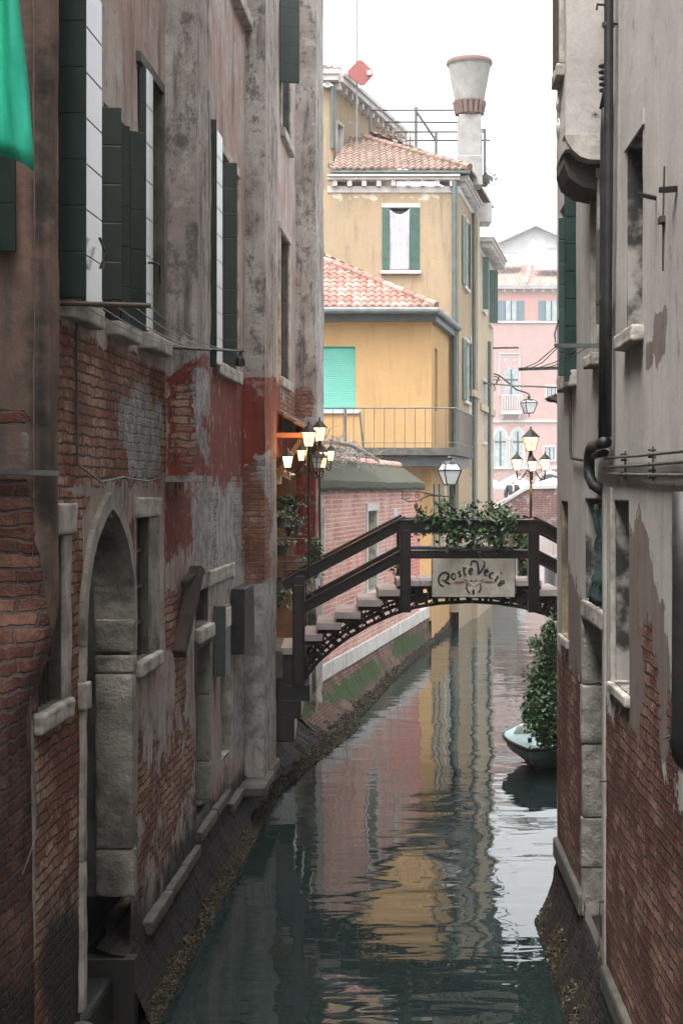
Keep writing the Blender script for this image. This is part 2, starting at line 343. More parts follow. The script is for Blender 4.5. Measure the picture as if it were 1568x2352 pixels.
        if bevel:
            m = o.modifiers.new('bevel', 'BEVEL'); m.width = bevel; m.segments = 2; m.limit_method = 'ANGLE'; m.angle_limit = R(40)
            if bevel >= .01 and mat.name in ('istrian_stone', 'pitted_stone', 'damp_stone', 'mossy_stone') and o0.y < 24:   # worn, chipped arrises
                m = o.modifiers.new('sub', 'SUBSURF'); m.subdivision_type = 'SIMPLE'; m.levels = m.render_levels = 3
                for nm, sz, st_ in (('wear', .16, .013), ('chips', .045, .011)):
                    if nm not in bpy.data.textures: tx = bpy.data.textures.new(nm, 'CLOUDS'); tx.noise_scale = sz; tx.noise_depth = 3
                    m = o.modifiers.new(nm, 'DISPLACE'); m.texture = bpy.data.textures[nm]; m.strength = st_; m.mid_level = .5; m.texture_coords = 'LOCAL'
                for p in me.polygons: p.use_smooth = True
        return o
def T(name, label, cat, loc=(0, 0, 0), group=None):
    o = bpy.data.objects.new(name, None); o.empty_display_size = .2; COL.objects.link(o); o.location = loc; ORG[o.name] = Vector(loc)
    return tag(o, label, cat, group)
def tag(o, label, cat, group=None):
    o['label'] = label; o['category'] = cat
    if group: o['group'] = group
    return o
def struct(o, kind='structure'): o['kind'] = kind; return o
def lab(o, s): o['label'] = s; return o
# planes of the place ------------------------------------------------
def PL(u, z, off=0.): return Vector((-2.4 + off + .065 * u, u, z))
def PR(u, z, off=0.): return Vector((1.5 - off + .0374 * u, u, z))
def PP(u, z, off=0.): return Vector((-.45 + .198 * (u - 26.2) + off, u, z))
def PF(Y): return lambda u, z, off=0.: Vector((u, Y - off, z))
def PG(ax, ay, bx, by, side=1):              # general wall plane, u in metres from a
    dx, dy = bx - ax, by - ay; L = math.hypot(dx, dy); dx /= L; dy /= L
    return lambda u, z, off=0.: Vector((ax + dx * u + side * dy * off, ay + dy * u - side * dx * off, z))
def uL(px, off=0.): return (2.4 - off) / (.065 - (px - CX) / F)
def uR(px, off=0.): return (1.5 - off) / ((px - CX) / F - .0374)
def zz(py, Y): return H - (py - HY) / F * Y
def FP(px, py, Y): return Vector(((px - CX) / F * Y, Y, zz(py, Y)))
def fx(px, Y): return (px - CX) / F * Y
def fbox(mb, x0, y0, x1, y1, Y, t):          # box seen at these picture coordinates at depth Y, thickness t away from the viewer
    return mb.box(fx(x0, Y), fx(x1, Y), Y, Y + t, zz(y1, Y), zz(y0, Y))
def sd_poly(x, y, poly):
    ins = False; dm = 1e9; n = len(poly)
    for i in range(n):
        x1, y1 = poly[i]; x2, y2 = poly[(i + 1) % n]
        if (y1 > y) != (y2 > y) and x < (x2 - x1) * (y - y1) / (y2 - y1) + x1: ins = not ins
        ex, ey = x2 - x1, y2 - y1; t = max(0, min(1, ((x - x1) * ex + (y - y1) * ey) / (ex * ex + ey * ey + 1e-9)))
        dd = (x - x1 - ex * t) ** 2 + (y - y1 - ey * t) ** 2
        if dd < dm: dm = dd
    return math.sqrt(dm) * (1 if ins else -1)
def patches(lists, uz):                      # lists: 4 channels of (poly[(u,z)..], band m, strength)
    out = []
    for ch in lists:
        m = 0.
        for poly, band, k, bb in ch:
            if uz[0] < bb[0] - band or uz[0] > bb[1] + band or uz[1] < bb[2] - band or uz[1] > bb[3] + band: continue
            sd = sd_poly(uz[0], uz[1], poly)
            val = max(0., min(1., .5 + sd / (2 * band))) * k
            if val > m: m = val
        out.append(m)
    return out
def prep(ch, conv):                          # patch outlines noted against the plane of the wall
    res = []
    for poly, band, k in ch:
        p = [conv(*q) for q in poly]; us = [a for a, b in p]; zs = [b for a, b in p]
        res.append((p, band, k, (min(us), max(us), min(zs), max(zs))))
    return res
def grid_wall(name, P, u0, u1, z0, z1, step, mat, parent, holes=(), arches=(), chans=None, disp=0., zstep=None, doff=0., fine_to=None, lum=1.0):
    def lines(a, b, st, extra, st2=None, brk=None):
        L = []; x = a
        while x < b - 1e-6: L.append(x); x += st2 if (brk is not None and x >= brk) else st
        L.append(b)
        ex = sorted(e for e in extra if a < e < b)
        L = [x for x in L if all(abs(x - e) > st * .45 for e in ex) or x in (a, b)] + ex
        return sorted(set(L))
    us = lines(u0, u1, step, [h[0] for h in holes] + [h[1] for h in holes])
    zs = lines(z0, z1, zstep or step, [h[2] for h in holes] + [h[3] for h in holes], (zstep or step) * 3, fine_to)
    mb = MB(); uvs = []; msk = []; nz = len(zs)
    for u in us:
        for z in zs:
            p = P(u, z, doff)
            if disp:
                nv = Vector((p.x * .9, p.y * .9, z * .9))
                dd = (mn.fractal(nv, 1, 2, 4) * disp) + mn.noise(nv * 7) * disp * .25
                p = P(u, z, doff + dd)
            mb.v.append(tuple(p)); uvs.append((u * lum, z))
            if chans: msk.append(patches(chans, (u, z)))
    for i in range(len(us) - 1):
        uc = (us[i] + us[i + 1]) / 2
        for j in range(nz - 1):
            zc = (zs[j] + zs[j + 1]) / 2
            if any(h[0] < uc < h[1] and h[2] < zc < h[3] for h in holes): continue
            if any(sd_poly(uc, zc, a) > 0 for a in arches): continue
            mb.f.append((i * nz + j, (i + 1) * nz + j, (i + 1) * nz + j + 1, i * nz + j + 1))
    mb.uv = uvs; o = mb.build(name, mat, parent, smooth=True)
    at = o.data.color_attributes.new('mask', 'FLOAT_COLOR', 'POINT')
    if chans:
        at.data.foreach_set('color', [x for m in msk for x in m])
    else: at.data.foreach_set('color', [0.] * (4 * len(mb.v)))
    return o
def box_wall(name, mb_boxes, mat, parent, maskfn=None, cut=.06):
    """boxes (P,u0,u1,z0,z1,o0,o1) as subdivided render-clad masses with UVs in metres and a mask attribute"""
    mb = MB(); uvs = []; msk = []
    for (P, u0, u1, z0, z1, o0, o1) in mb_boxes:
        path = [(u0, o0), (u0, o1), (u1, o1), (u1, o0)]; run = 0.; cols = []
        for i in range(3):
            (a, b), (c, e) = path[i], path[i + 1]; L = max(.02, math.hypot(c - a, e - b)); n = max(1, int(L / cut))
            for k in range(n): cols.append((a + (c - a) * k / n, b + (e - b) * k / n, run + L * k / n))
            run += L
        cols.append((u1, o0, run))
        nzc = max(1, int((min(z1, 9) - z0) / cut)) if z1 > z0 else 1
        zs = [z0 + (min(z1, 9) - z0) * k / nzc for k in range(nzc + 1)]
        if z1 > 9: zs.append(z1)
        base = len(mb.v)
        for (u, o, r) in cols:
            for z in zs:
                p = P(u, z, o); nv = Vector((p.x * 1.3, p.y * 1.3, z * 1.3)); dd = mn.fractal(nv, 1, 2, 4) * .018
                p = P(u + dd * .6, z, o + dd if o > .01 else o)
                mb.v.append(tuple(p)); uvs.append((r + u0 * .77, z)); msk.append(maskfn(p) if maskfn else (0, 0, 0, 0))
        nz = len(zs)
        for i in range(len(cols) - 1):
            for j in range(nz - 1): mb.f.append((base + i * nz + j, base + (i + 1) * nz + j, base + (i + 1) * nz + j + 1, base + i * nz + j + 1))
        mb.f.append(tuple(base + i * nz for i in range(len(cols)))[::-1]); mb.f.append(tuple(base + i * nz + nz - 1 for i in range(len(cols))))
    mb.uv = uvs; o = mb.build(name, mat, parent)
    at = o.data.color_attributes.new('mask', 'FLOAT_COLOR', 'POINT'); at.data.foreach_set('color', [x for m in msk for x in m])
    return o
def roof_tiles(name, poly, mat, parent, tw=.19, tl=.33, amp=.045):
    """poly[0]->poly[1] is the eave"""
    p0 = Vector(poly[0]); e = (Vector(poly[1]) - p0).normalized(); c = sum((Vector(p) for p in poly), Vector()) / len(poly)
    n = e.cross(c - p0).normalized()
    if n.z < 0: n = -n
    up = n.cross(e).normalized()
    if up.dot(c - p0) < 0: up = -up
    P2 = [((Vector(p) - p0).dot(e), (Vector(p) - p0).dot(up)) for p in poly]
    amin = min(a for a, b in P2); amax = max(a for a, b in P2); bmax = max(b for a, b in P2)
    mb = MB(); uv = []; na = int((amax - amin) / tw * 6) + 2; rows = [(-.02, -.03, 0)]
    k = 0
    while k * tl < bmax + tl:
        rows += [(k * tl, .028, k), (k * tl + tl * .5, .015, k), ((k + 1) * tl - .004, .0, k)]; k += 1
    nr = len(rows)
    for i in range(na):
        a = amin + i * tw / 6; ti = round(a / tw)
        for (b, h, kk) in rows:
            rnd = mn.noise(Vector((ti * 3.7, kk * 5.3, 1.1)))
            hgt = (.5 + .5 * math.cos(2 * math.pi * a / tw)) ** .7 * amp + (h + .012 * rnd if h > -.02 else h)
            sag = mn.noise(Vector((a * .4, b * .4, 3))) * .03
            mb.v.append(tuple(p0 + e * a + up * (b + rnd * .03) + n * (hgt + sag))); uv.append((a / tw + .5, kk + .5))
    for i in range(na - 1):
        for j in range(nr - 1):
            ac = amin + (i + .5) * tw / 6; bc = max(.01, (rows[j][0] + rows[j + 1][0]) / 2)
            if sd_poly(ac, bc, P2) > -.01: mb.f.append((i * nr + j, (i + 1) * nr + j, (i + 1) * nr + j + 1, i * nr + j + 1))
    used = sorted({x for f in mb.f for x in f}); mp = {x: i for i, x in enumerate(used)}
    mb.v = [mb.v[x] for x in used]; uv = [uv[x] for x in used]; mb.f = [tuple(mp[x] for x in f) for f in mb.f]
    mb.uv = uv; return mb.build(name, mat, parent, smooth=False)
def ridge(a, b, name, mat, parent, r=.09):
    a, b = Vector(a), Vector(b); n = max(2, int((b - a).length / .38)); mb = MB(); uv = []
    for i in range(n):
        p, q_ = a + (b - a) * i / n, a + (b - a) * (i + 1.08) / n
        k = len(mb.v); mb.tube([p, q_], [r * 1.05, r * .85], 8); uv += [(i * 3.3 + .5, .5)] * (len(mb.v) - k)
    mb.uv = uv; return mb.build(name, mat, parent)
# ================================================================ water and land
g = MB(); g.box(-70, 70, -18, 140, -2.4, -1.5); struct(g.build('canal_bed', M['stone_dark']))
g = MB(); g.add([(-110, -18, 0), (110, -18, 0), (110, 260, 0), (-110, 260, 0)], [(0, 1, 2, 3)]); struct(g.build('canal_water', M['water']))
# ================================================================ left canal building
LB = T('canal_house', 'tall old left house with peeling grey and red render and an arched water door', 'building', (-1.5, 15, 0))
cvL = lambda px, py: (uL(px), zz(py, uL(px)))
chL = [prep(c, cvL) for c in [
    [([(126, 735), (190, 770), (270, 800), (380, 860), (380, 1105), (240, 1112), (200, 1120), (128, 1135)], .10, 1.0),
     ([(60, 1120), (215, 1130), (190, 1190), (190, 2500), (40, 2500)], .10, 1.0),
     ([(300, 1720), (450, 1600), (455, 1900), (300, 2150)], .45, .62), ([(380, 1350), (440, 1370), (430, 1500), (380, 1500)], .08, .9),
     ([(405, 1440), (440, 1380), (425, 1640), (400, 1640)], .1, .7), ([(640, 900), (722, 880), (722, 960), (640, 970)], .2, .8),
     ([(487, 1130), (500, 1130), (500, 1340), (487, 1330)], .1, .7), ([(530, 1080), (570, 1080), (560, 1300), (540, 1300)], .12, .75)],
    [([(478, 850), (560, 870), (640, 880), (650, 1060), (560, 1110), (520, 1180), (500, 1120), (478, 1110)], .22, 1.0),
     ([(375, 1106), (500, 1106), (498, 1240), (480, 1340), (430, 1280), (375, 1300)], .3, .85), ([(290, 1190), (310, 1190), (310, 1330), (285, 1330)], .1, .7),
     ([(640, 1000), (722, 1000), (722, 1500), (640, 1500)], .2, .9)],  # last patch: orange lamp glow painted as red wash
    [([(258, 890), (330, 870), (372, 930), (372, 1090), (300, 1105), (275, 1000)], .22, .85), ([(430, 1120), (500, 1100), (560, 1080), (556, 1340), (480, 1400), (440, 1300)], .3, .78),
     ([(520, 1520), (640, 1350), (640, 1700), (530, 1730)], .2, 1.0), ([(310, 1160), (380, 1200), (375, 1500), (310, 1560)], .35, .6),
     ([(640, 1340), (722, 1300), (722, 1700), (640, 1700)], .3, .8)],
    [([(100, 2080), (330, 2070), (450, 1860), (640, 1670), (722, 1600), (722, 1900), (600, 2500), (100, 2600)], .30, .95),
     ([(300, 1600), (400, 1560), (395, 1700), (300, 1800)], .5, .45), ([(400, 1300), (440, 1300), (430, 1500), (400, 1500)], .3, .5)]]]
def lhole(pa, pb, ptop, pbot): return (uL(pa), uL(pb), zz(pbot[1], uL(pbot[0])), zz(ptop[1], uL(ptop[0])))
WN = {'a': (9.65, 10.45, 5.31, 7.3), 'b': (10.85, 11.9, 5.30, 6.85), 'c': (12.1, 13.02, 5.34, 7.47), 'd': (16.3, 17.9, 5.45, 7.74), 'e': (22.65, 24.0, 5.75, 7.94),
      'f': (17.3, 18.6, 9.85, 11.6), 'g': (22.9, 24.2, 9.5, 11.3), 'lw1': (9.1, 9.66, 2.75, 3.87), 'lw2': (12.05, 12.55, 2.72, 3.88), 'lw3': (15.0, 15.75, 2.72, 3.08)}
DOOR = (10.22, 11.82); D2 = (14.95, 15.85, .85, 2.5); D3 = (16.7, 17.35, 1.1, 2.35); ENT = (22.3, 24.9, 1.65, 4.55)
arch = [(DOOR[0], .93)]
for k in range(13):
    t = k / 12 * math.pi; rx = (DOOR[1] - DOOR[0]) / 2
    arch.append((sum(DOOR) / 2 - rx * math.cos(t), 3.05 + .85 * math.sin(t) ** .85 + (.04 if k == 6 else 0)))
arch.append((DOOR[1], .93))
void_low = (DOOR[0] - .0, DOOR[1] + .02, -.6, .93)
holes = list(WN.values()) + [D2, D3, ENT, void_low]
holes += [(11.84, 27.1, -.7, .42)]
grid_wall('wall', PL, 9.0, 27.0, -.6, 15.0, .07, M['left'], LB, holes, [arch], chL, disp=.018, fine_to=9.5, lum=1.0)
# end of the house, and its hidden back so that it is a body
mb = MB(); mb.add([PL(27, -.6), PL(27, 15), PL(27, 15, -5), PL(27, -.6, -5)], [(0, 1, 2, 3)]); mb.add([PL(9, 15), PL(27, 15), PL(27, 15, -5), PL(9, 15, -5)], [(0, 1, 2, 3)])
mb.add([PL(9, 15, -5), PL(27, 15, -5), PL(27, -.6, -5), PL(9, -.6, -5)], [(0, 1, 2, 3)])
mb.build('end_wall', M['left'], LB)
def maskL(px_poly_sets):
    chs = [prep(c, lambda x, y: (x, y)) for c in px_poly_sets]
    def fn(p):
        px = CX + F * p.x / p.y; py = HY - (p.z - H) * F / p.y
        out = []
        for ch in chs:
            m = 0.
            for poly, band, k, bb in ch:
                m = max(m, max(0, min(1, .5 + sd_poly(px, py, poly) / (2 * band))) * k)
            out.append(m)
        return out
    return fn
mC = maskL([[([(380, 850), (452, 840), (460, 1080), (380, 1105)], 14, .56), ([(555, 1060), (622, 1050), (622, 1340), (555, 1350)], 14, .95), ([(672, 885), (722, 880), (722, 965), (672, 965)], 12, .9)],
            [([(380, 860), (440, 820), (485, 810), (490, 1110), (380, 1110)], 20, .9), ([(555, 868), (635, 868), (640, 1050), (600, 1060), (555, 1070)], 7, 1.1), ([(672, 975), (730, 975), (730, 1280), (672, 1280)], 14, 1.0)],  # last patch paints the lamps' glow on the far breast
            [([(430, 830), (490, 850), (480, 1090), (445, 1000)], 16, .7), ([(575, 1040), (625, 1030), (625, 1180), (590, 1100)], 12, .8), ([(555, 1340), (640, 1330), (640, 1700), (555, 1700)], 20, .8)],
            [([(672, 1350), (730, 1350), (730, 1700), (672, 1700)], 30, .6)]])
box_wall('wall_breast', [(PL, 13.3, 14.15, 4.2, 15, -.02, .265)], M['column'], LB, mC)
mb = MB(); mb.pbox(PL, 13.27, 14.18, 4.15, 4.205, -.02, .285); mb.build('corbel', M['column'], LB)
box_wall('wall_breast', [(PL, 18.7, 20.0, .5, 15, -.02, .245)], M['column'], LB, mC)
box_wall('wall_breast', [(PL, 25.3, 26.98, .3, 15, -.02, .33)], M['column'], LB, mC)
# ---- windows
def shutter_leaf(P, u0, z0, z1, o0, u1, o1, t, mat, parent, n=None, name='shutter', battens=True):
    """boarded leaf running from (u0,o0) to (u1,o1) on plan"""
    a, b = P(u0, 0, o0), P(u1, 0, o1); d = (b - a); L = d.length; d.normalize(); nrm = Vector((-d.y, d.x, 0)) * t
    mb = MB(); n = n or max(2, int((z1 - z0) / .27)); hgt = (z1 - z0) / n
    for k in range(n):
        za, zb = z0 + k * hgt + .004, z0 + (k + 1) * hgt - .004
        q_ = [a, b, b + nrm, a + nrm]
        mb.hexa([Vector((p.x, p.y, za)) for p in q_] + [Vector((p.x, p.y, zb)) for p in q_])
    q_ = [a + nrm * .2, b + nrm * .2, b + nrm * .8, a + nrm * .8]
    mb.hexa([Vector((p.x, p.y, z0)) for p in q_] + [Vector((p.x, p.y, z1 - .002)) for p in q_])
    o = mb.build(name, mat, parent, bevel=.003); return o
def reveal_box(mb, P, h, depth, t=.0):
    u0, u1, z0, z1 = h
    for (a, b, c, e) in ((u0, u0 + .012, z0, z1), (u1 - .012, u1, z0, z1)): mb.pbox(P, a, b, c, e, -depth, -.002)
    mb.pbox(P, u0 + .012, u1 - .012, z0, z0 + .012, -depth, -.002); mb.pbox(P, u0 + .012, u1 - .012, z1 - .012, z1, -depth, -.002)
def window(P, h, parent, depth=.2, rev=None, frame=.0, sill=None, fmat=None, pane=None, proud=.03, bars=False, sillw=.09, sillo=.09, lintel=True, mull=True, cross=3):
    u0, u1, z0, z1 = h
    mb = MB(); mb.pbox(P, u0 - .02, u1 + .02, z0 - .02, z1 + .02, -depth - .05, -depth)
    win = mb.build('window', pane or M['pane'], parent)
    mb = MB(); reveal_box(mb, P, h, depth); mb.build('reveal', rev or M['stone_dark'], win)
    if mull:
        mb = MB(); m_ = (u0 + u1) / 2; mb.pbox(P, m_ - .025, m_ + .025, z0, z1, -depth + .001, -depth + .04)
        for k in range(1, cross): zc = z0 + (z1 - z0) * k / cross; mb.pbox(P, u0, u1, zc - .014, zc + .014, -depth + .002, -depth + .03)
        for a in (u0 + .012, u1 - .062): mb.pbox(P, a, a + .05, z0 + .012, z1 - .012, -depth + .001, -depth + .045)
        mb.build('sash', M['timber'], win)
    if frame:
        mb = MB()
        mb.pbox(P, u0 - frame, u0 + .003, z0, z1, -.02, proud); mb.pbox(P, u1 - .003, u1 + frame, z0, z1, -.02, proud)
        if lintel: mb.pbox(P, u0 - frame - .02, u1 + frame + .02, z1, z1 + frame * 1.1, -.02, proud + .012)
        mb.build('frame', fmat or M['stone'], win, bevel=.006)
    if sill:
        mb = MB(); mb.pbox(P, u0 - sill, u1 + sill, z0 - sillw, z0 + .002, -.1, sillo); mb.build('sill', fmat or M['stone'], win, bevel=.012)
    if bars:
        mb = MB(); n = max(3, int((u1 - u0) / .11))
        for k in range(1, n): uu = u0 + (u1 - u0) * k / n; mb.tube([P(uu, z0, -.05), P(uu, z1, -.05)], .011, 6)
        for k in range(1, 4): zc = z0 + (z1 - z0) * k / 4; mb.pbox(P, u0, u1, zc - .012, zc + .012, -.058, -.04)
        mb.build('bars', M['rust'], win)
    return win
wa = window(PL, WN['a'], LB, frame=0, sill=.02, sillw=.13, sillo=.10)
shutter_leaf(PL, 9.56, 5.29, 7.9, .0, 9.56, .175, .035, M['shutter'], wa); shutter_leaf(PL, 9.56, 5.27, 7.28, .18, 9.98, .185, .035, M['shutter'], wa)
wb = window(PL, WN['b'], LB, frame=0, sill=-.12, sillw=.1, sillo=.10)
shutter_leaf(PL, 10.70, 5.42, 6.78, .0, 10.73, .155, .035, M['shutter'], wb); shutter_leaf(PL, 11.42, 5.30, 6.82, .01, 11.45, .07, .035, M['shutter'], wb); shutter_leaf(PL, 11.46, 5.30, 6.79, .07, 11.52, .16, .035, M['shutter'], wb)
wc = window(PL, WN['c'], LB, frame=0, sill=-.02, sillw=.13, sillo=.12)
mb = MB(); mb.pbox(PL, 12.05, 13.1, 7.47, 7.56, -.02, .035); mb.pbox(PL, 13.02, 13.12, 5.3, 7.47, -.02, .03); mb.build('frame', M['stone_dark'], wc, bevel=.008)
shutter_leaf(PL, 12.15, 5.36, 7.47, .0, 12.17, .05, .035, M['shutter'], wc); shutter_leaf(PL, 12.17, 5.36, 7.46, .052, 12.44, .056, .03, M['shutter'], wc)
mb = MB(); mb.tube([PL(12.2, 5.9, .06), PL(12.2, 5.9, .12), PL(12.32, 5.9, .13), PL(12.34, 5.75, .13)], .01, 6); mb.build('shutter_hook', M['iron'], wc)
mb = MB(); mb.tube([PL(9.75, 5.7, .22), PL(9.76, 5.6, .26), PL(9.74, 5.5, .225)], .009, 6); mb.tube([PL(9.9, 5.66, .22), PL(9.8, 5.5, .23)], .007, 6); mb.build('shutter_hook', M['iron'], wa)
wd = window(PL, WN['d'], LB, frame=.09, sill=.1, sillw=.14, sillo=.07)
shutter_leaf(PL, 15.9, 5.36, 7.95, .0, 15.92, .062, .035, M['shutter'], wd); shutter_leaf(PL, 15.93, 5.4, 7.85, .064, 16.32, .068, .03, M['shutter'], wd); shutter_leaf(PL, 16.85, 5.46, 7.7, .0, 16.87, .15, .03, M['shutter'], wd)
we = window(PL, WN['e'], LB, frame=.10, sill=.1, sillw=.14, sillo=.07)
wf = window(PL, WN['f'], LB, frame=.10, sill=.1, sillw=.14, sillo=.10)
shutter_leaf(PL, 17.28, 9.95, 11.9, .0, 17.32, .12, .035, M['shutter'], wf)
wg = window(PL, WN['g'], LB, frame=.10, sill=.1, sillw=.14, sillo=.08)
shutter_leaf(PL, 22.6, 10.12, 12.6, .02, 22.7, .30, .035, M['shutter'], wg)
# iron-barred windows of the ground floor
w1 = window(PL, WN['lw1'], LB, pane=M['void'], frame=0, bars=True, mull=False, rev=M['stone_dark'])
mb = MB(); mb.pbox(PL, 9.66, 9.85, 2.76, 3.80, -.03, .02); mb.build('frame', M['stone'], w1, bevel=.012)
mb = MB(); mb.pbox(PL, 9.45, 9.93, 3.80, 4.0, -.03, .04); mb.build('frame', M['stone'], w1, bevel=.015)
mb = MB(); mb.pbox(PL, 9.02, 9.80, 2.63, 2.755, -.05, .055); mb.build('sill', M['stone'], w1, bevel=.018)
w2 = window(PL, WN['lw2'], LB, pane=M['void'], frame=0, bars=True, mull=False, rev=M['stone_dark'])
mb = MB(); mb.pbox(PL, 12.55, 12.95, 2.73, 3.86, -.03, .015); mb.build('frame', M['stone_rough'], w2, bevel=.012)
mb = MB(); mb.pbox(PL, 12.0, 12.98, 3.86, 4.02, -.03, .03); mb.build('frame', M['stone'], w2, bevel=.012)
mb = MB(); mb.pbox(PL, 12.02, 12.92, 2.60, 2.725, -.05, .06); mb.build('sill', M['stone'], w2, bevel=.018)
w3 = window(PL, WN['lw3'], LB, pane=M['void'], frame=0, mull=False, rev=M['stone_dark'])
mb = MB(); mb.pbox(PL, 14.95, 15.85, 2.56, 2.70, -.03, .06); mb.pbox(PL, 15.7, 17.6, 3.08, 3.24, -.03, .03); mb.build('sill', M['stone'], w3, bevel=.012)
# ---- arched water door
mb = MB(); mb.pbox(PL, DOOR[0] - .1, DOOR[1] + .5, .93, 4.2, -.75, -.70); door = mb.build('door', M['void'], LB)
mb = MB(); mb.pbox(PL, DOOR[1] + .0, DOOR[1] + .04, .93, 4.0, -.7, -.02); mb.pbox(PL, DOOR[0] - .04, DOOR[0], .93, 4.0, -.7, -.02)
mb.build('reveal', M['stone_dark'], door)
mb = MB()                                     # far jamb: two pitted blocks and an impost
for (a, b, e) in ((.93, 1.30, 0), (1.306, 2.66, .012)): mb.pbox(PL, DOOR[1] - .03 - e, DOOR[1] + .10, a, b, -.27, .035 - e)
jb = mb.build('jamb', M['stone_rough'], door, bevel=.02)
mb = MB(); mb.pbox(PL, DOOR[1] - .04, DOOR[1] + .10, 2.666, 2.80, -.275, .03); mb.pbox(PL, DOOR[1] - .03, DOOR[1] + .10, 2.824, 3.08, -.27, .03); mb.build('impost', M['stone_rough'], door, bevel=.015)
mb = MB()
for (a, b) in ((.6, 1.6), (1.605, 2.62), (2.80, 3.1)): mb.pbox(PL, DOOR[0] - .07, DOOR[0] + .02, a, b, -.15, .03)
mb.pbox(PL, DOOR[0] - .10, DOOR[0] + .03, 2.62, 2.80, -.15, .055)
mb.build('jamb', M['stone'], door, bevel=.01)
# archivolt of stone voussoirs
mb = MB(); cu = sum(DOOR) / 2; rx = (DOOR[1] - DOOR[0]) / 2
def apt(t, g_): return (cu - (rx + g_) * math.cos(t), 3.05 + (.84 + g_ * 1.25) * max(0, math.sin(t)) ** .85 + .07 * max(0, 1 - abs(t - math.pi / 2) * 2.2))
for k in range(22):
    t0, t1 = math.pi * (k + .0) / 22, math.pi * (k + 1.0) / 22
    w_ = .085
    a, b, c, e = apt(t0, -.012), apt(t1, -.012), apt(t1, w_), apt(t0, w_)
    lo = [PL(x, z, -.28) for x, z in (a, b, c, e)]; hi = [PL(x, z, .035) for x, z in (a, b, c, e)]
    mb.hexa(lo + hi)
mb.build('arch', M['stone_rough'], door)
mb = MB(); mb.pbox(PL, DOOR[0] - .4, 14.5, -.6, 1.0, -.60, -.52); mb.build('recess_shade_wall', M['void'], LB)  # near-black wall paints the shade of the water door recess
mb = MB(); mb.pbox(PL, DOOR[0] - .05, DOOR[1] + .05, -.6, .42, -.5, -.06); mb.build('step', simple('recess_shade_black', (.008, .008, .007), (.014, .013, .011), 4, .6, .02), LB, bevel=.04)  # block added to turn the doorway foot black, shade in its colour
# blocked doorways farther on
mb = MB(); mb.pbox(PL, D2[0] - .02, D2[1] + .02, D2[2] - .02, D2[3] + .02, -.30, -.26); d2 = mb.build('door', M['void'], LB)
mb = MB()
for a, b in ((D2[2], 1.25), (1.256, 1.95), (1.956, D2[3])): mb.pbox(PL, D2[1] - .012, D2[1] + .06, a, b, -.26, .012)
mb.build('jamb', M['stone_rough'], d2, bevel=.012)
mb = MB(); mb.pbox(PL, D2[0] - .05, D2[0], D2[2], D2[3], -.26, .01); mb.pbox(PL, D2[0] - .05, D2[1] + .06, D2[3], D2[3] + .1, -.26, .02); mb.build('frame', M['stone_dark'], d2, bevel=.01)
mb = MB(); mb.pbox(PL, D3[0] - .02, D3[1] + .02, D3[2] - .02, D3[3] + .02, -.24, -.2); d3 = mb.build('door', M['timber'], LB)
mb = MB(); reveal_box(mb, PL, D3, .2); mb.pbox(PL, D3[1], D3[1] + .22, D3[2] - .1, D3[3], -.02, .012); mb.build('frame', M['stone'], d3, bevel=.005)
# restaurant entrance niche at the bridge
mb = MB(); mb.pbox(PL, ENT[0] - .05, ENT[1] + .3, ENT[2] - .05, ENT[3] + .05, -.62, -.58); en = mb.build('door', simple('lamplit_lobby_wall', (.20, .075, .04), (.14, .06, .035), 3, .8, .002), LB)  # lamp glow is put into the orange of the lobby wall
mb = MB(); mb.pbox(PL, ENT[0] + .5, ENT[1] - .35, ENT[2], 3.75, -.575, -.54); mb.build('door_leaf', M['timber'], en)
mb = MB(); mb.pbox(PL, ENT[1] - .02, ENT[1] + .06, ENT[2], ENT[3], -.58, -.01); mb.pbox(PL, ENT[0] - .06, ENT[0] + .02, ENT[2], ENT[3], -.58, -.01)
mb.pbox(PL, ENT[0], ENT[1], ENT[3], ENT[3] + .05, -.58, -.01); mb.pbox(PL, ENT[0], ENT[1], ENT[2] - .08, ENT[2], -.58, .02); mb.build('reveal', simple('lamplit_lobby_side', (.26, .15, .08), (.2, .1, .05), 3, .8, .002), en)  # niche sides carry the lamp glow in their colour too
can = T('door_canopy', 'small tiled canopy on timbers coloured lamp-glow orange over the restaurant doorway beside the lamps', 'canopy', tuple(PL(24, 4.9)))
roof_tiles('roof', [PL(22.2, 4.93, .42), PL(25.25, 4.93, .42), PL(25.25, 5.18, .0), PL(22.2, 5.18, .0)], M['tile_old'], can, tw=.19, tl=.2)
mb = MB(); mb.pbox(PL, 22.2, 25.25, 4.83, 4.90, .0, .42); mb.build('soffit', simple('lamplit_timber', (.35, .14, .06), (.28, .10, .05), 6, .6, .002), can, bevel=.005)  # soffit orange is lamplight painted into the timber
mb = MB()
for uu in (22.35, 23.8, 25.1): mb.bar(PL(uu, 4.3, .02), PL(uu, 4.8, .36), .07, .08)
mb.build_each('bracket', M['timber'], can)
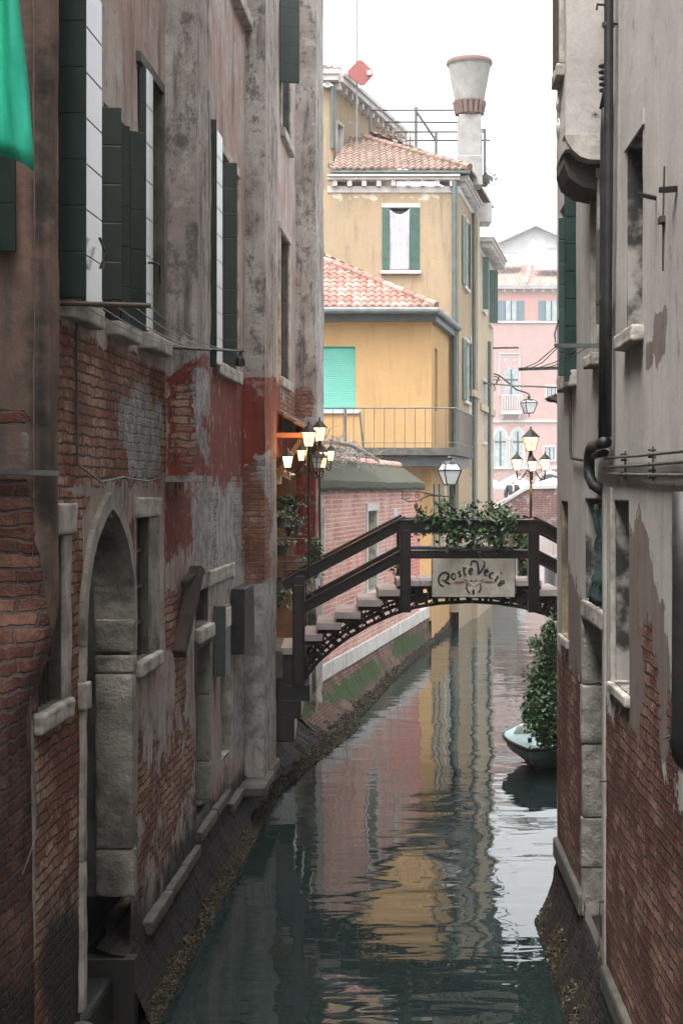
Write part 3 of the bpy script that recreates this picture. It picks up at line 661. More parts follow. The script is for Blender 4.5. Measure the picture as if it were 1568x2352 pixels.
# ledge, footing and seaweed
mb = MB(); uu = 12.3
while uu < 19.6:
    L = random.uniform(.8, 1.4); dz = (.1 if uu < 14.6 else .22 if uu < 16.2 else .05) + random.uniform(-.01, .01)
    mb.pbox(PL, uu, uu + L - .015, .44 + dz - .05, .50 + dz, -.3, (.30 if uu > 17.9 else .07) + random.uniform(-.015, .015)); uu += L
mb.build_each('ledge', M['stone_dark'], LB, bevel=.012)
mb = MB(); mb.pbox(PL, 11.9, 27.1, -.6, .5, -.4, -.35); mb.build('recess_shade_wall', M['void'], LB)  # black backing, painted shade of the gap below the ledge
def footing(name, P, u0, u1, prof, step, chans, parent=None, rough=.05, mat=None, closed=None):
    mb = MB(); uv = []; ms = []; n = int((u1 - u0) / step)
    run = [0]
    for i in range(1, len(prof)): run.append(run[-1] + math.hypot(prof[i][0] - prof[i - 1][0], prof[i][1] - prof[i - 1][1]))
    for i in range(n + 1):
        u = u0 + (u1 - u0) * i / n
        for j, (o, z) in enumerate(prof):
            p = P(u, z, o); q_ = Vector((p.x * 2, p.y * 2, p.z * 2)); dd = (mn.fractal(q_, 1, 2, 5) * rough + mn.noise(q_ * 4) * rough * .8 + mn.noise(q_ * 9) * rough * .5) * (0 if j == 0 else 1)
            p = P(u, z + dd * .5, o + dd); mb.v.append(tuple(p)); uv.append((u, -run[j])); ms.append(chans(u, z))
    k = len(prof)
    for i in range(n):
        for j in range(k - 1): mb.f.append((i * k + j, (i + 1) * k + j, (i + 1) * k + j + 1, i * k + j + 1))
    mb.uv = uv; o = mb.build(name, mat or M['footing'], parent, smooth=True)
    at = o.data.color_attributes.new('mask', 'FLOAT_COLOR', 'POINT'); at.data.foreach_set('color', [x for m in ms for x in m]); return o
profA = [(-.2, .62), (.0, .55), (.03, .44), (.07, .32), (.12, .2), (.17, .1), (.21, 0), (.24, -.1), (.28, -.4)]
def sLf(u): return 1.0 if u < 20.6 else min(4.2, 1 + (u - 20.6) * .62)
def PLf(u, z, off=0.): return PL(u, z, off * sLf(u) if off > 0 else off)
footing('footing', PLf, 11.5, 26.6, profA, .03, lambda u, z: (.8, .25 if u < 19 else .5, .45 if z < .08 else .1, .7 if z > .10 else .4), LB, .022, M['footing2'])  # mask darker above the waterline: painted shade of the ledge
mb = MB(); mb.pbox(PL, 11.45, 11.6, -.6, .55, -.5, .10); mb.build('recess_shade_wall', M['void'], LB)
mb = MB()
for k in range(26000):
    u = random.uniform(11.5, 26.6); t = random.random() ** 1.3 * max(.1, .75 + .6 * mn.noise(Vector((u * 1.7, 0, 0)))); mb.leaves([PLf(u, .01 + .17 * t, .235 - .085 * t)], .030, droop=.8)
o = mb.build('seaweed', M['weed']); struct(o, 'stuff'); tag(o, 'brown seaweed clinging along the waterline of the left house', 'seaweed')
# ---------------------------------------------------------------- near left building
NB = T('brick_house', 'near left house corner with rough brown render above bare red brick', 'building', (-2, 8, 0))
def near_pt(t, z):
    lo = [(-2.34, 1.0), (-2.14, 4), (-2.08, 5), (-1.95, 7), (-1.87, 8.2), (-1.84, 8.6), (-1.833, 8.8), (-1.825, 8.95), (-1.822, 9.0), (-1.84, 9.05)]
    hi = [(-3.6, 8.96), (-2.9, 8.97), (-2.5, 8.98), (-2.2, 8.99), (-1.98, 9.0), (-1.80, 9.03), (-1.735, 9.07), (-1.71, 9.12), (-1.705, 9.18), (-1.80, 9.26)]
    k = max(0, min(1, (z - 2.62) / .85)); k = k * k * (3 - 2 * k)
    s_ = t * (len(lo) - 1); i = min(int(s_), len(lo) - 2); f = s_ - i
    a = Vector(lo[i]).lerp(Vector(lo[i + 1]), f); b = Vector(hi[i]).lerp(Vector(hi[i + 1]), f)
    return a.lerp(b, k)
mb = MB(); uvs = []; msk = []
nmask = maskL([[([(-400, 1080), (60, 1100), (128, 1500), (60, 1640), (128, 2600), (-400, 2600)], 14, 1.0), ([(-300, 925), (60, 940), (75, 975), (-300, 975)], 10, .8)], [([(-300, 880), (60, 900), (60, 1100), (-300, 1100)], 10, .0)],
               [([(48, 995), (66, 995), (66, 1060), (48, 1060)], 4, .9)], [([(70, 100), (130, 100), (130, 1500), (90, 1500), (60, 800)], 34, .62), ([(-300, 2200), (190, 2280), (190, 2600), (-300, 2600)], 60, .8)]])
NZ = 170; NT = 130
for i in range(NT + 1):
    tt = (i / NT) ** .75
    for j in range(NZ + 1):
        z = -.6 + (7.6) * j / NZ if j < NZ else 15
        a = near_pt(tt, z); p = Vector((a.x, a.y, z)); nv = Vector((p.x * 1.5, p.y * 1.5, p.z * 1.5))
        dd = (mn.fractal(nv, 1, 2, 4) * .022 + mn.noise(nv * 6) * .006) * (1 if i < NT else 0)
        p = Vector((a.x + dd * .7, a.y - dd * (.7 if z > 3 else .1), z)); mb.v.append(tuple(p)); msk.append(nmask(p))
for j in range(NZ + 1):
    pass
for i in range(NT + 1):
    for j in range(NZ + 1):
        if i == 0: uvs.append((0., mb.v[j][2]))
        else:
            a, b = mb.v[(i - 1) * (NZ + 1) + j], mb.v[i * (NZ + 1) + j]
            uvs.append((uvs[(i - 1) * (NZ + 1) + j][0] + math.hypot(a[0] - b[0], a[1] - b[1]), b[2]))
off = [uvs[NT * (NZ + 1) + j][0] for j in range(NZ + 1)]
uvs = [(u - off[k % (NZ + 1)], z) for k, (u, z) in enumerate(uvs)]
for i in range(NT):
    for j in range(NZ): mb.f.append((i * (NZ + 1) + j, (i + 1) * (NZ + 1) + j, (i + 1) * (NZ + 1) + j + 1, i * (NZ + 1) + j + 1))
mb.uv = uvs; o = mb.build('wall', M['near'], NB, smooth=True)
at = o.data.color_attributes.new('mask', 'FLOAT_COLOR', 'POINT'); at.data.foreach_set('color', [x for m in msk for x in m])
mb = MB(); mb.add([(-2.34, 1, -.6), (-2.5, -16, -.6), (-2.5, -16, 15), (-3.6, 8.96, 15), (-3.6, 8.96, 3.4), (-2.34, 1, 2.7)], [(0, 1, 2, 3, 4, 5)]); mb.build('side_wall', M['column'], NB)
shutter_leaf(PF(8.95), -2.35, zz(580, 8.95), zz(358, 8.95), 0, fx(38, 8.95), 0, -.035, M['shutter'], NB)
mb = MB(); mb.bar(PL(8.95, zz(1082, 9), -.25) + Vector((0, -.05, 0)), Vector((fx(137, 9.05), 9.02, zz(1087, 9.05))), .03, .03); mb.bar(Vector((-2.6, 8.9, zz(1080, 8.9))), Vector((fx(137, 9.0), 9.0, zz(1087, 9.0))), .025, .03)
tag(mb.build('metal_strip', M['conduit']), 'grey metal strip running across the rough brown corner on the far left', 'strip')
# green cloth
mb = MB(); nu, nz = 26, 40; uv = []
for i in range(nu + 1):
    for j in range(nz + 1):
        a, b = i / nu, j / nz
        ylow = zz(338 + 52 * max(0, (a - .45) / .55) ** 1.5, 6); zc_ = ylow + (8.0 - ylow) * (1 - b); pyc = HY - (zc_ - H) * F / 6; xl, xr = -1.62, fx(47 + 29 * max(0, min(1, pyc / 330)), 6)
        x = xl + (xr - xl) * a; z = ylow + (8.0 - ylow) * (1 - b)
        mb.v.append((x, 6 + .035 * math.sin(a * 17 + b * 2.5) + .03 * math.sin(a * 9 - b * 6) + .05 * mn.fractal(Vector((a * 4, b * 5, 2)), 1, 2, 4), z))
for i in range(nu):
    for j in range(nz): mb.f.append((i * (nz + 1) + j, (i + 1) * (nz + 1) + j, (i + 1) * (nz + 1) + j + 1, i * (nz + 1) + j + 1))
o = mb.build('hanging_cloth', M['cloth'], smooth=True); m_ = o.modifiers.new('thick', 'SOLIDIFY'); m_.thickness = .004
tag(o, 'emerald green cloth hanging down at the top left corner', 'cloth')
# cables, drying lines and small fixings on the left
dl = T('drying_lines', 'rusty iron drying rods with slack wires stretched along the left house below the green shutters', 'clothes line', tuple(PL(11, 5.2)))
a0, a1 = PL(9.5, 5.25, .02), Vector((fx(347, 9.5), 9.5, zz(702, 9.5))); b0, b1 = PL(13.25, 5.32, .0), Vector((fx(560, 13.3), 13.3, zz(806, 13.3)))
mb = MB(); mb.tube([a0, a1], .017, 8); mb.build('rod', M['rust'], dl); mb = MB(); mb.tube([b0, b1], .014, 8); mb.build('rod', M['rust'], dl)
for f in (.25, .42, .6, .8, .97):
    p, q_ = a0.lerp(a1, f), b0.lerp(b1, f); mb = MB(); mb.tube([p.lerp(q_, k / 8) - Vector((0, 0, .16 * (k / 8) * (1 - k / 8) * (1 + f))) for k in range(9)], .004, 5); mb.build('wire', M['conduit'], dl)
mb = MB(); c = b1; mb.lathe((c.x - .03, c.y, c.z - .14), [(.0, 0), (.045, .01), (.04, .07), (.02, .10), (.012, .14)], 10); mb.build('bell', M['iron'], dl)
cb = MB(); P_ = [PL(9.98, 5.2, .02), PL(9.97, 4.6, .02), PL(9.98, 4.25, .025)] ; cb.tube(P_, .009, 6); cb.tube([PL(9.98, 4.25, .03), PL(10.6, 4.14, .04), PL(11.4, 4.18, .03), PL(12.3, 4.15, .03), PL(13.2, 4.2, .03)], .008, 6)
tag(cb.build('cable', M['conduit']), 'thin grey cable sagging over the brick above the arched water door', 'cable')
cb = MB(); cb.tube([(fx(70, 8.85), 8.85, zz(1600, 8.85)), (fx(76, 8.8), 8.78, zz(1750, 8.8)), (fx(95, 8.95), 8.9, zz(1900, 8.9)), (fx(60, 8.7), 8.6, zz(2000, 8.7))], .003, 6)
tag(cb.build('loose_wire', M['conduit']), 'loose pale wire hanging on the brick at lower left', 'wire')
el = T('wall_cabinet', 'grey metal cabinet with dark door on the wall beside the old doorways', 'cabinet', tuple(PL(17, 2)))
mb = MB(); mb.pbox(PL, 16.1, 16.5, 2.1, 2.85, .0, .13); mb.build('cabinet_body', M['greybox'], el, bevel=.01)
mb = MB(); mb.pbox(PL, 16.1, 16.14, 2.6, 2.83, .132, .134); mb.pbox(PL, 16.12, 16.48, 2.62, 2.82, .131, .14); mb.build('cover', M['plastic'], el, bevel=.004)
mb = MB(); mb.pbox(PL, 17.35, 18.25, 2.2, 2.95, .02, .17); tag(mb.build('dark_panel', M['blackpipe'], bevel=.01), 'black metal box hung on the wall right of the grey cabinet', 'wall box')
mb = MB(); mb.bar((fx(455, 14.5), 14.42, zz(1305, 14.5)), (fx(408, 13.7), 13.75, zz(1505, 13.7)), .13, .12); mb.bar(PL(14.1, 3.2, -.02), Vector((fx(463, 14.5), 14.48, zz(1310, 14.5))), .1, .07)
tag(mb.build('timber_prop', M['timber'], bevel=.02), 'slanting rotten timber prop against the red and grey wall', 'beam')
mb = MB(); mb.lathe(PL(10.05, -.05, .02), [(.17, 0), (.17, .42), (.15, .52), (.09, .6), (0, .63)], 14); tag(mb.build('corner_stone', M['stone_dark'], smooth=True), 'rounded stone bollard at the foot of the brick by the water door', 'stone')
# ================================================================ right canal building
RB = T('canal_house', 'grey rendered right house with a corbelled bay above peeling bare red brick', 'building', (2, 10, 0))
cvR = lambda px, py: (uR(px), zz(py, uR(px)))
UE = 14.42
chR = [prep(c, cvR) for c in [
    [([(1278, 1490), (1340, 1560), (1345, 2400), (1275, 2300)], .16, 1.0), ([(1389, 1610), (1432, 1660), (1470, 1705), (1477, 1560), (1470, 1440), (1490, 1420), (1505, 1480), (1512, 1560), (1515, 1700), (1545, 1850), (1620, 1900), (1620, 2600), (1380, 2600)], .2, 1.0),
     ([(1530, 1560), (1545, 1540), (1560, 1700), (1560, 1900), (1530, 1850)], .06, .55)],
    [([(1446, 1215), (1462, 1190), (1482, 1195), (1500, 1290), (1520, 1400), (1535, 1500), (1550, 1640), (1552, 1800), (1480, 1750), (1425, 1660), (1432, 1500)], .17, 1.08),
     ([(1302, 1330), (1306, 1290), (1312, 1340), (1334, 1370), (1340, 1400), (1340, 1570), (1300, 1530)], .17, 1.08), ([(1482, 790), (1500, 780), (1501, 722), (1530, 705), (1528, 790), (1505, 840), (1500, 800), (1496, 850), (1484, 850)], .07, 1.1),
     ([(1550, 1180), (1600, 1150), (1600, 1900), (1550, 1750), (1555, 1500)], .1, 1.0)],
    [([(1395, 1100), (1440, 1100), (1440, 1140), (1395, 1140)], .1, .3)],
    [([(1275, 1880), (1345, 2040), (1345, 2400), (1275, 2400)], .25, .6), ([(1375, 2190), (1440, 2370), (1375, 2500)], .25, .9), ([(1560, 600), (1600, 600), (1600, 1100), (1540, 1100)], .6, .3)]]]
RW = {'up': (9.38, 10.02, 5.10, 6.32), 'e': (11.35, 11.7, 5.1, 6.4), 'far': (12.95, 13.75, 5.1, 6.6), 'a': (11.15, 12.25, 3.2, 4.02), 'b': (9.92, 10.68, 2.74, 4.02), 'c': (13.5, 14.05, 2.75, 3.98)}
RD = (11.15, 12.37, .75, 3.05)
grid_wall('wall', PR, 1.0, UE, .62, 15.0, .06, M['right'], RB, list(RW.values()) + [RD], [], chR, disp=.006, fine_to=7.5)
mb = MB(); mb.add([PR(UE, -.6), PR(UE, 15), PR(UE, 15, -4), PR(UE, -.6, -4)], [(0, 1, 2, 3)]); mb.add([PR(-16, 0), PR(1, 0), PR(1, 15), PR(-16, 15)], [(0, 1, 2, 3)])
mb.add([PR(-16, 15), PR(UE, 15), PR(UE, 15, -4), PR(-16, 15, -4)], [(0, 1, 2, 3)]); mb.build('end_wall', M['right'], RB)
stained = simple('black_stained_reveal', (.34, .32, .29), (.035, .033, .03), 2.2, .9, .006, lo=.42, hi=.56)
wu = window(PR, RW['up'], RB, depth=.32, rev=stained, frame=0, sill=.06, sillw=.10, sillo=.08)
mb = MB(); mb.pbox(PR, 9.3, 10.1, 6.32, 6.42, -.02, .012); mb.build('lintel', M['right'], wu)
we_ = window(PR, RW['e'], RB, depth=.15, rev=M['stone'], frame=.06, sill=.08, sillo=.08, fmat=M['stone'])
shutter_leaf(PR, 10.98, 5.3, 5.98, .02, 11.2, .022, .03, M['shutter_old'], we_)
wr = window(PR, RW['far'], RB, depth=.15, rev=M['stone'], frame=.06, sill=.08, sillw=.14, sillo=.07)
shutter_leaf(PR, 12.92, 5.0, 6.62, .0, 12.90, .10, .04, M['shutter_old'], wr, n=7); shutter_leaf(PR, 13.1, 5.06, 6.42, .03, 13.12, .12, .045, M['shutter_old'], wr, n=7)
mb = MB(); mb.tube([PR(13.12, 5.55, .12), PR(13.12, 5.42, .16), PR(13.12, 5.35, .15)], .006, 5); mb.tube([PR(12.9, 6.58, .04), PR(12.9, 6.75, .06)], .01, 6); mb.build('shutter_hook', M['iron'], wr)
w5 = window(PR, RW['a'], RB, depth=.2, rev=stained, pane=M['void'], frame=0, sill=.02, sillw=.14, sillo=.03, mull=False)
mb = MB(); uv = []
for i in range(9):
    for j in range(17):
        mb.v.append(tuple(PR(11.2 + .5 * i / 8 + .05 * math.sin(j * .9), 3.22 + .75 * j / 16, -.03 - .04 * math.sin(i * 2.1 + j * .5) + (.03 if j < 5 else 0))))
for i in range(8):
    for j in range(16): mb.f.append((i * 17 + j, (i + 1) * 17 + j, (i + 1) * 17 + j + 1, i * 17 + j + 1))
nb = mb.build('netting', M['greynet'], smooth=True); tag(nb, 'dark green netting hanging in the ground floor window above the stone doorway', 'net'); m_ = nb.modifiers.new('t', 'SOLIDIFY'); m_.thickness = .004
w6 = window(PR, RW['b'], RB, depth=.22, rev=stained, pane=M['void'], frame=0, sill=.03, sillw=.07, sillo=.04, mull=False)
mb = MB(); mb.pbox(PR, 10.66, 10.78, 2.6, 4.1, -.02, .018); mb.build('frame', M['stone'], w6, bevel=.006)
w7 = window(PR, RW['c'], RB, depth=.12, rev=simple('ochre_stained_reveal', (.36, .29, .17), (.12, .10, .07), 3, .9, .006), frame=0, sill=.05, sillw=.08, sillo=.03, mull=False, pane=M['stone_dark'])
# stone doorway
mb = MB(); mb.pbox(PR, RD[0] - .02, RD[1] + .02, -.6, RD[3] + .02, -.32, -.28); rd = mb.build('door', M['void'], RB)
mb = MB()
for a, b, e in ((.62, 1.02, .0), (1.025, 1.42, .006), (1.425, 2.02, -.004), (2.025, 2.5, .004), (2.505, 3.05, .0)): mb.pbox(PR, RD[1] - .03 - e, RD[1] + .09, a, b, -.24, .014 + e)
mb.build('jamb', M['stone_rough'], rd, bevel=.012)
mb = MB(); mb.pbox(PR, RD[0] - .05, RD[1] + .02, 3.05, 3.19, -.25, .028); mb.build('lintel', M['stone_rough'], rd, bevel=.012)
mb = MB(); mb.pbox(PR, RD[0] - .11, RD[0], .62, 4.05, -.25, .012); mb.build('frame', M['right'], rd)
mb = MB(); mb.pbox(PR, RD[0] - .02, RD[1], .40, .62, -.28, .0); mb.build('step', M['moss_stone'], rd, bevel=.02)
# base kerb, footing and weed
mb = MB(); mb.pbox(PR, 12.37, UE, .62, .80, -.1, .045); mb.pbox(PR, 1.0, 11.0, .46, .66, -.1, .05); mb.build_each('kerb', M['stone_dark'], RB, bevel=.02)
profR = [(-.2, .66), (.0, .62), (.03, .5), (.05, .36), (.10, .22), (.15, .12), (.20, .02), (.24, -.12), (.26, -.5)]
footing('footing', PR, 3.0, UE + .03, profR, .05, lambda u, z: (.8, .25 if z > .3 else .1, .45 if z < .12 else 0, .5), RB, .025, M['footing2'])
mb = MB()
for k in range(9000):
    u = random.uniform(8, UE); t = random.random(); mb.leaves([PR(u, .0 + .25 * t + .04 * mn.noise(Vector((u * 2, 0, 0))), .215 - .13 * t)], .024, droop=.8)
o = mb.build('seaweed', M['weed']); struct(o, 'stuff'); tag(o, 'dark seaweed along the waterline of the right house', 'seaweed')
# corbelled bay
box_wall('bay', [(PR, 11.17, 11.88, 6.58, 15, -.02, .28)], M['right'], RB)
mb = MB(); mb.prism([PR(11.14, 6.50, -.01), PR(11.14, 6.50, .10), PR(11.14, 6.52, .17), PR(11.14, 6.57, .23), PR(11.14, 6.63, .27), PR(11.14, 6.68, .29), PR(11.14, 6.68, -.01)], PR(11.30, 0) - PR(11.14, 0)); mb.build('bay_bracket', M['stone'], RB)
mb = MB(); mb.prism([PR(11.3, 6.30, -.01), PR(11.3, 6.33, .14), PR(11.3, 6.40, .24), PR(11.3, 6.50, .275), PR(11.3, 6.60, .275), PR(11.3, 6.60, -.01)], PR(11.86, 0) - PR(11.3, 0)); mb.build('bay_soffit', simple('dark_soffit_stone', (.09, .08, .07), (.06, .05, .045), 4, .9, .01), RB)  # soffit stone coloured darker than its bracket
def PRb(u, z, off=0.): return PR(u, z, off + .28)
wz = window(PRb, (11.35, 11.7, 7.25, 8.4), RB, depth=-.006 + .01, rev=M['stone'], frame=.05, sill=.05, sillo=.05)
for (u, z, r) in ((11.62, 7.02, .055), (11.6, 6.88, .0), (11.58, 6.83, .075)):
    if r:
        mb = MB(); c = PR(u, z, .285); mb.tube([c, c + Vector((-.010, 0, 0))], r, 16); mb.tube([c, c + Vector((-.016, 0, 0))], r * .6, 12)
        mb.build('vent', M['plastic'], RB)
# pipes
dp = T('downpipe', 'long black drainpipe running down the grey house to an elbow above the conduits', 'pipe', tuple(PR(10.7, 4.4)))
mb = MB(); mb.tube([PR(10.42, 15, .06), PR(10.42, 9, .06), PR(10.46, 7.0, .06), PR(10.52, 5.4, .06), PR(10.55, 4.45, .06)], .032, 12); mb.build('pipe', M['blackpipe'], dp, smooth=True)
mb = MB(); mb.tube([PR(10.64, 6.75, .05), PR(10.66, 6.6, .055), PR(10.71, 5.4, .055), PR(10.74, 4.42, .06)], .036, 12)
mb.tube([PR(10.6, 6.92, .05), PR(10.66, 6.75, .05)], [.02, .05], 10)
mb.build('pipe', M['blackpipe'], dp, smooth=True)
mb = MB(); mb.tube([PR(10.6, 4.415, .06), PR(10.8, 4.412, .07), PR(11.2, 4.41, .072), PR(11.36, 4.39, .072), PR(11.43, 4.33, .072), PR(11.44, 4.25, .072), PR(11.43, 4.18, .07), PR(11.36, 4.12, .05), PR(11.25, 4.08, .0)], .042, 12); mb.build('elbow', M['blackpipe'], dp, smooth=True)
mb = MB(); mb.tube([PR(10.7, 4.345, .05), PR(11.1, 4.34, .055), PR(11.34, 4.335, .055)], .026, 10); mb.build('pipe', M['blackpipe'], dp, smooth=True)
mb = MB()
for z, uu in ((8.2, 10.42), (7.28, 10.47), (5.42, 10.6), (5.41, 10.8)): c = PR(uu, z, .06); mb.tube([c - Vector((0, 0, .014)), c + Vector((0, 0, .014))], .045, 12)
mb.tube([PR(10.44, 7.28, 0), PR(10.44, 7.28, .06)], .01, 6); mb.build_each('clamp', M['rust'], dp)
mb = MB()
for k in range(5): c = PR(10.66 + .01 * k, 6.86 + .045 * k, .07); mb.lathe((c.x, c.y, c.z), [(0, 0), (.028, .01), (.03, .025), (0, .04)], 8)
mb.build('clamp', M['iron'], dp)
cd = T('conduits', 'three thin grey green conduits clipped across the grey wall below the elbow of the drainpipe', 'conduit', tuple(PR(9.5, 4.2)))
for z0, z1 in ((4.29, 4.31), (4.235, 4.245), (4.165, 4.20)):
    mb = MB(); mb.tube([PR(3.0, z0 - .02, .03), PR(8.0, z0, .03), PR(9.3, (z0 + z1) / 2 - .004, .032), PR(10.9, z1, .03)], .0105, 8); mb.build('tube', M['conduit'], cd, smooth=True)
mb = MB()
for uu in (8.9, 10.0):
    for k in range(5): c = PR(uu, 4.16 + k * .04, .0); mb.tube([c, PR(uu, 4.16 + k * .04, .045)], .008, 6)
    mb.pbox(PR, uu - .01, uu + .01, 4.14, 4.34, .012, .02)
mb.build_each('clip', M['rust'], cd)
mb = MB(); mb.tube([PR(13.1, 15, .03), PR(13.1, 6.3, .03), PR(13.05, 4.42, .03), PR(13.0, 4.35, .03), PR(12.2, 4.32, .03)], .012, 8)
tag(mb.build('cable', M['blackpipe'], smooth=True), 'black cable running down the far edge of the grey right house', 'cable')
mb = MB(); mb.tube([PR(7.70, 4.08, .06), PR(7.70, 3.6, .06), PR(7.72, 2.9, .06), PR(7.76, 2.80, .06), PR(7.78, 2.72, .05), PR(7.85, 2.66, .0)], [.06, .06, .06, .062, .05, .04], 12)
tag(mb.build('black_pipe', M['blackpipe'], smooth=True), 'thick black pipe at the right edge before the peeling render', 'pipe')
mb = MB(); mb.tube([FP(1520, 1699, 7.9), FP(1536, 1691, 7.8), FP(1556, 1691, 7.75), FP(1585, 1696, 7.7)], [.002, .005, .007, .006], 6); tag(mb.build('iron_hook', M['conduit']), 'bent grey iron hook below the thick black pipe on the right', 'hook')
mb = MB(); mb.tube([PR(8.9, zz(440, 8.7), .0), PR(8.75, zz(441, 8.7), .14)], .014, 6); mb.bar(Vector((fx(1516, 8.3), 8.3, zz(437, 8.3))), PR(8.2, zz(442, 8.3), 0), .03, .03)
tag(mb.build('iron_bar', M['iron']), 'dark iron bar sticking out of the grey wall at upper right', 'bar')
mb = MB(); mb.tube([PR(8.58, zz(375, 8.5), .006), PR(8.6, zz(500, 8.5), .01), PR(8.63, zz(615, 8.5), .006)], .005, 5); mb.pbox(PR, 8.57, 8.66, zz(505, 8.5), zz(490, 8.5), 0, .03)
tag(mb.build('rusty_wire', M['rust']), 'rusty wire with a small clamp on the grey wall under the iron bar', 'wire')
mb = MB(); c = PR(11.0, zz(12, 11), .0); mb.tube([c, c + Vector((-.07, -.02, 0)), c + Vector((-.075, -.02, -.04))], .009, 6); tag(mb.build('wall_spout', M['iron']), 'little black spout on the wall beside the top of the bay', 'hook')
mb = MB(); mb.tube([PR(11.0, 1.98, .0), PR(11.0, 1.98, .05)], .008, 6); mb.tube([PR(11.05, 1.1, .0), PR(11.05, 1.1, .05)], .01, 6); mb.tube([PR(11.05, 1.1, .04), PR(11.06, .95, .05), PR(11.0, .8, .05), PR(11.1, .72, .05), PR(11.12, .8, .045)], .004, 5)
tag(mb.build('mooring_ring', M['rust']), 'rusty pin with a loop of string by the stone doorway on the right', 'hook')
dr = T('drying_lines', 'grey drying bars and wires sticking out of the right house beside the worn green shutters', 'clothes line', tuple(PR(12, 5.1)))
c0, c1 = PR(10.95, 5.12, 0), Vector((fx(1272, 10.95), 10.95, zz(794, 10.95))); d0, d1 = PR(14.0, 5.2, 0), Vector((fx(1190, 14.0), 14.0, zz(848, 14.0)))
mb = MB(); mb.bar(c0, c1, .022, .03); mb.build('rod', M['conduit'], dr); mb = MB(); mb.bar(d0, d1, .022, .028); mb.build('rod', M['conduit'], dr)
for f, g_ in ((.35, .4), (.5, .62), (.95, .93), (.9, .75)): mb = MB(); mb.tube([c0.lerp(c1, f), c0.lerp(c1, f).lerp(d0.lerp(d1, g_), .5) - Vector((0, 0, .03)), d0.lerp(d1, g_)], .004, 5); mb.build('wire', M['blackpipe'], dr)
mb = MB(); mb.prism([PR(14.3, 4.92, 0), PR(14.3, 4.90, .10), PR(14.3, 4.94, .15), PR(14.3, 4.99, .17), PR(14.3, 5.01, 0)], PR(14.42, 0) - PR(14.3, 0)); 
mb = MB(); P0 = Vector((fx(1254, 14.6), 14.5, zz(912, 14.5)))
mb.prism([P0, P0 + Vector((.07, 0, .03)), P0 + Vector((.17, 0, .05)), P0 + Vector((.17, 0, -.11)), P0 + Vector((.13, 0, -.09)), P0 + Vector((.11, 0, -.045)), P0 + Vector((.03, 0, -.03))], (0, .25, 0)); tag(mb.build('stone_corbel', M['stone_dark'], bevel=.01), 'broken stone corbel at the far corner of the right house', 'corbel')
# right bank beyond the corner (hidden from here)
rb2 = T('quay_house', 'set back wall of the next house on the right bank behind the leafy bush', 'building', (4, 20, 0))
path = [(2.04, 14.45), (3.05, 15.0), (4.55, 22.0), (4.9, 25.5), (6.8, 36), (9.5, 44)]
for (a, b) in zip(path[:-1], path[1:]):
    mb = MB(); mb.box(0, 1, 0, 1, 0, 1); mb = MB(); P = PG(a[0], a[1], b[0], b[1], -1); L = math.hypot(b[0] - a[0], b[1] - a[1]); mb.pbox(P, 0, L, -.6, 12 if b[1] < 30 else 1.2, -2.0, 0); mb.build('wall', M['right'], rb2)
# ================================================================ pink garden wall
GW = T('garden_wall', 'long washed pink brick garden wall with a mossy sloped coping along the left bank', 'wall', tuple(PP(32, 1)))
cvP = lambda px, py: ((-.45 - .198 * 26.2) / ((px - CX) / F - .198), zz(py, (-.45 - .198 * 26.2) / ((px - CX) / F - .198)))
uP = lambda px: cvP(px, 0)[0]
chP = [prep(c, cvP) for c in [[([(700, 1100), (990, 1100), (990, 1420), (700, 1600)], .1, .78)],
      [([(735, 1130), (765, 1130), (765, 1250), (735, 1250)], .8, .5), ([(900, 1300), (980, 1200), (985, 1380), (870, 1400)], .9, .8), ([(760, 1240), (860, 1200), (860, 1400), (740, 1460)], 1.2, .58), ([(945, 1120), (985, 1110), (985, 1400), (950, 1400)], .3, 1.0)],
      [([(700, 1350), (800, 1350), (760, 1450), (700, 1460)], .3, .4)],
      [([(700, 1100), (990, 1100), (990, 1135), (700, 1140)], .25, .42)]]]  # darker band along the top of the wall
PWN = (31.1, 32.15, 1.95, 3.62)
grid_wall('wall', PP, 25.8, 38.3, .98, 4.12, .10, M['pinkwall'], GW, [PWN], [], chP, disp=.02)
mb = MB(); mb.add([PP(38.3, -.6), PP(38.3, 4.12), PP(38.3, 4.12) + Vector((-.6, .3, 0)), PP(38.3, -.6) + Vector((-.6, .3, 0))], [(0, 1, 2, 3)]); mb.build('end_wall', simple('red_wall_end', (.42, .09, .07), (.36, .1, .08), 3, .9, .004), GW)
pw = window(PP, PWN, GW, depth=.35, rev=M['stone'], frame=.14, sill=.14, sillw=.16, sillo=.03, fmat=M['white'], pane=M['void'], mull=False)
pw2 = T('wall_slit', 'narrow white framed slot in the pink wall beside the scrolled lamp bracket', 'window', tuple(PP(34.6, 3.4)))
mb = MB(); mb.pbox(PP, 34.3, 34.75, 3.05, 3.62, -.02, .03); mb.build('frame', M['white'], pw2, bevel=.01)
mb = MB(); mb.pbox(PP, 26.75, 26.85, 3.0, 3.75, .0, .03); tag(mb.build('slot_frame', M['stone']), 'slim white upright strip at the near end of the pink wall', 'strip')
cop = MB(); uv = []
for i in range(0, 90):
    u = 25.8 + 12.7 * i / 89
    for (o_, z) in ((.10, 4.04), (.13, 4.10), (.11, 4.22), (-.45, 4.62), (-.6, 4.62), (-.9, 4.2)):
        p = PP(u, z, o_); nv = p * 1.3; cop.v.append(tuple(p + Vector((0, 0, mn.noise(nv) * .025 + mn.noise(nv * 5) * .01))))
for i in range(89):
    for j in range(5): cop.f.append((i * 6 + j, (i + 1) * 6 + j, (i + 1) * 6 + j + 1, i * 6 + j + 1))
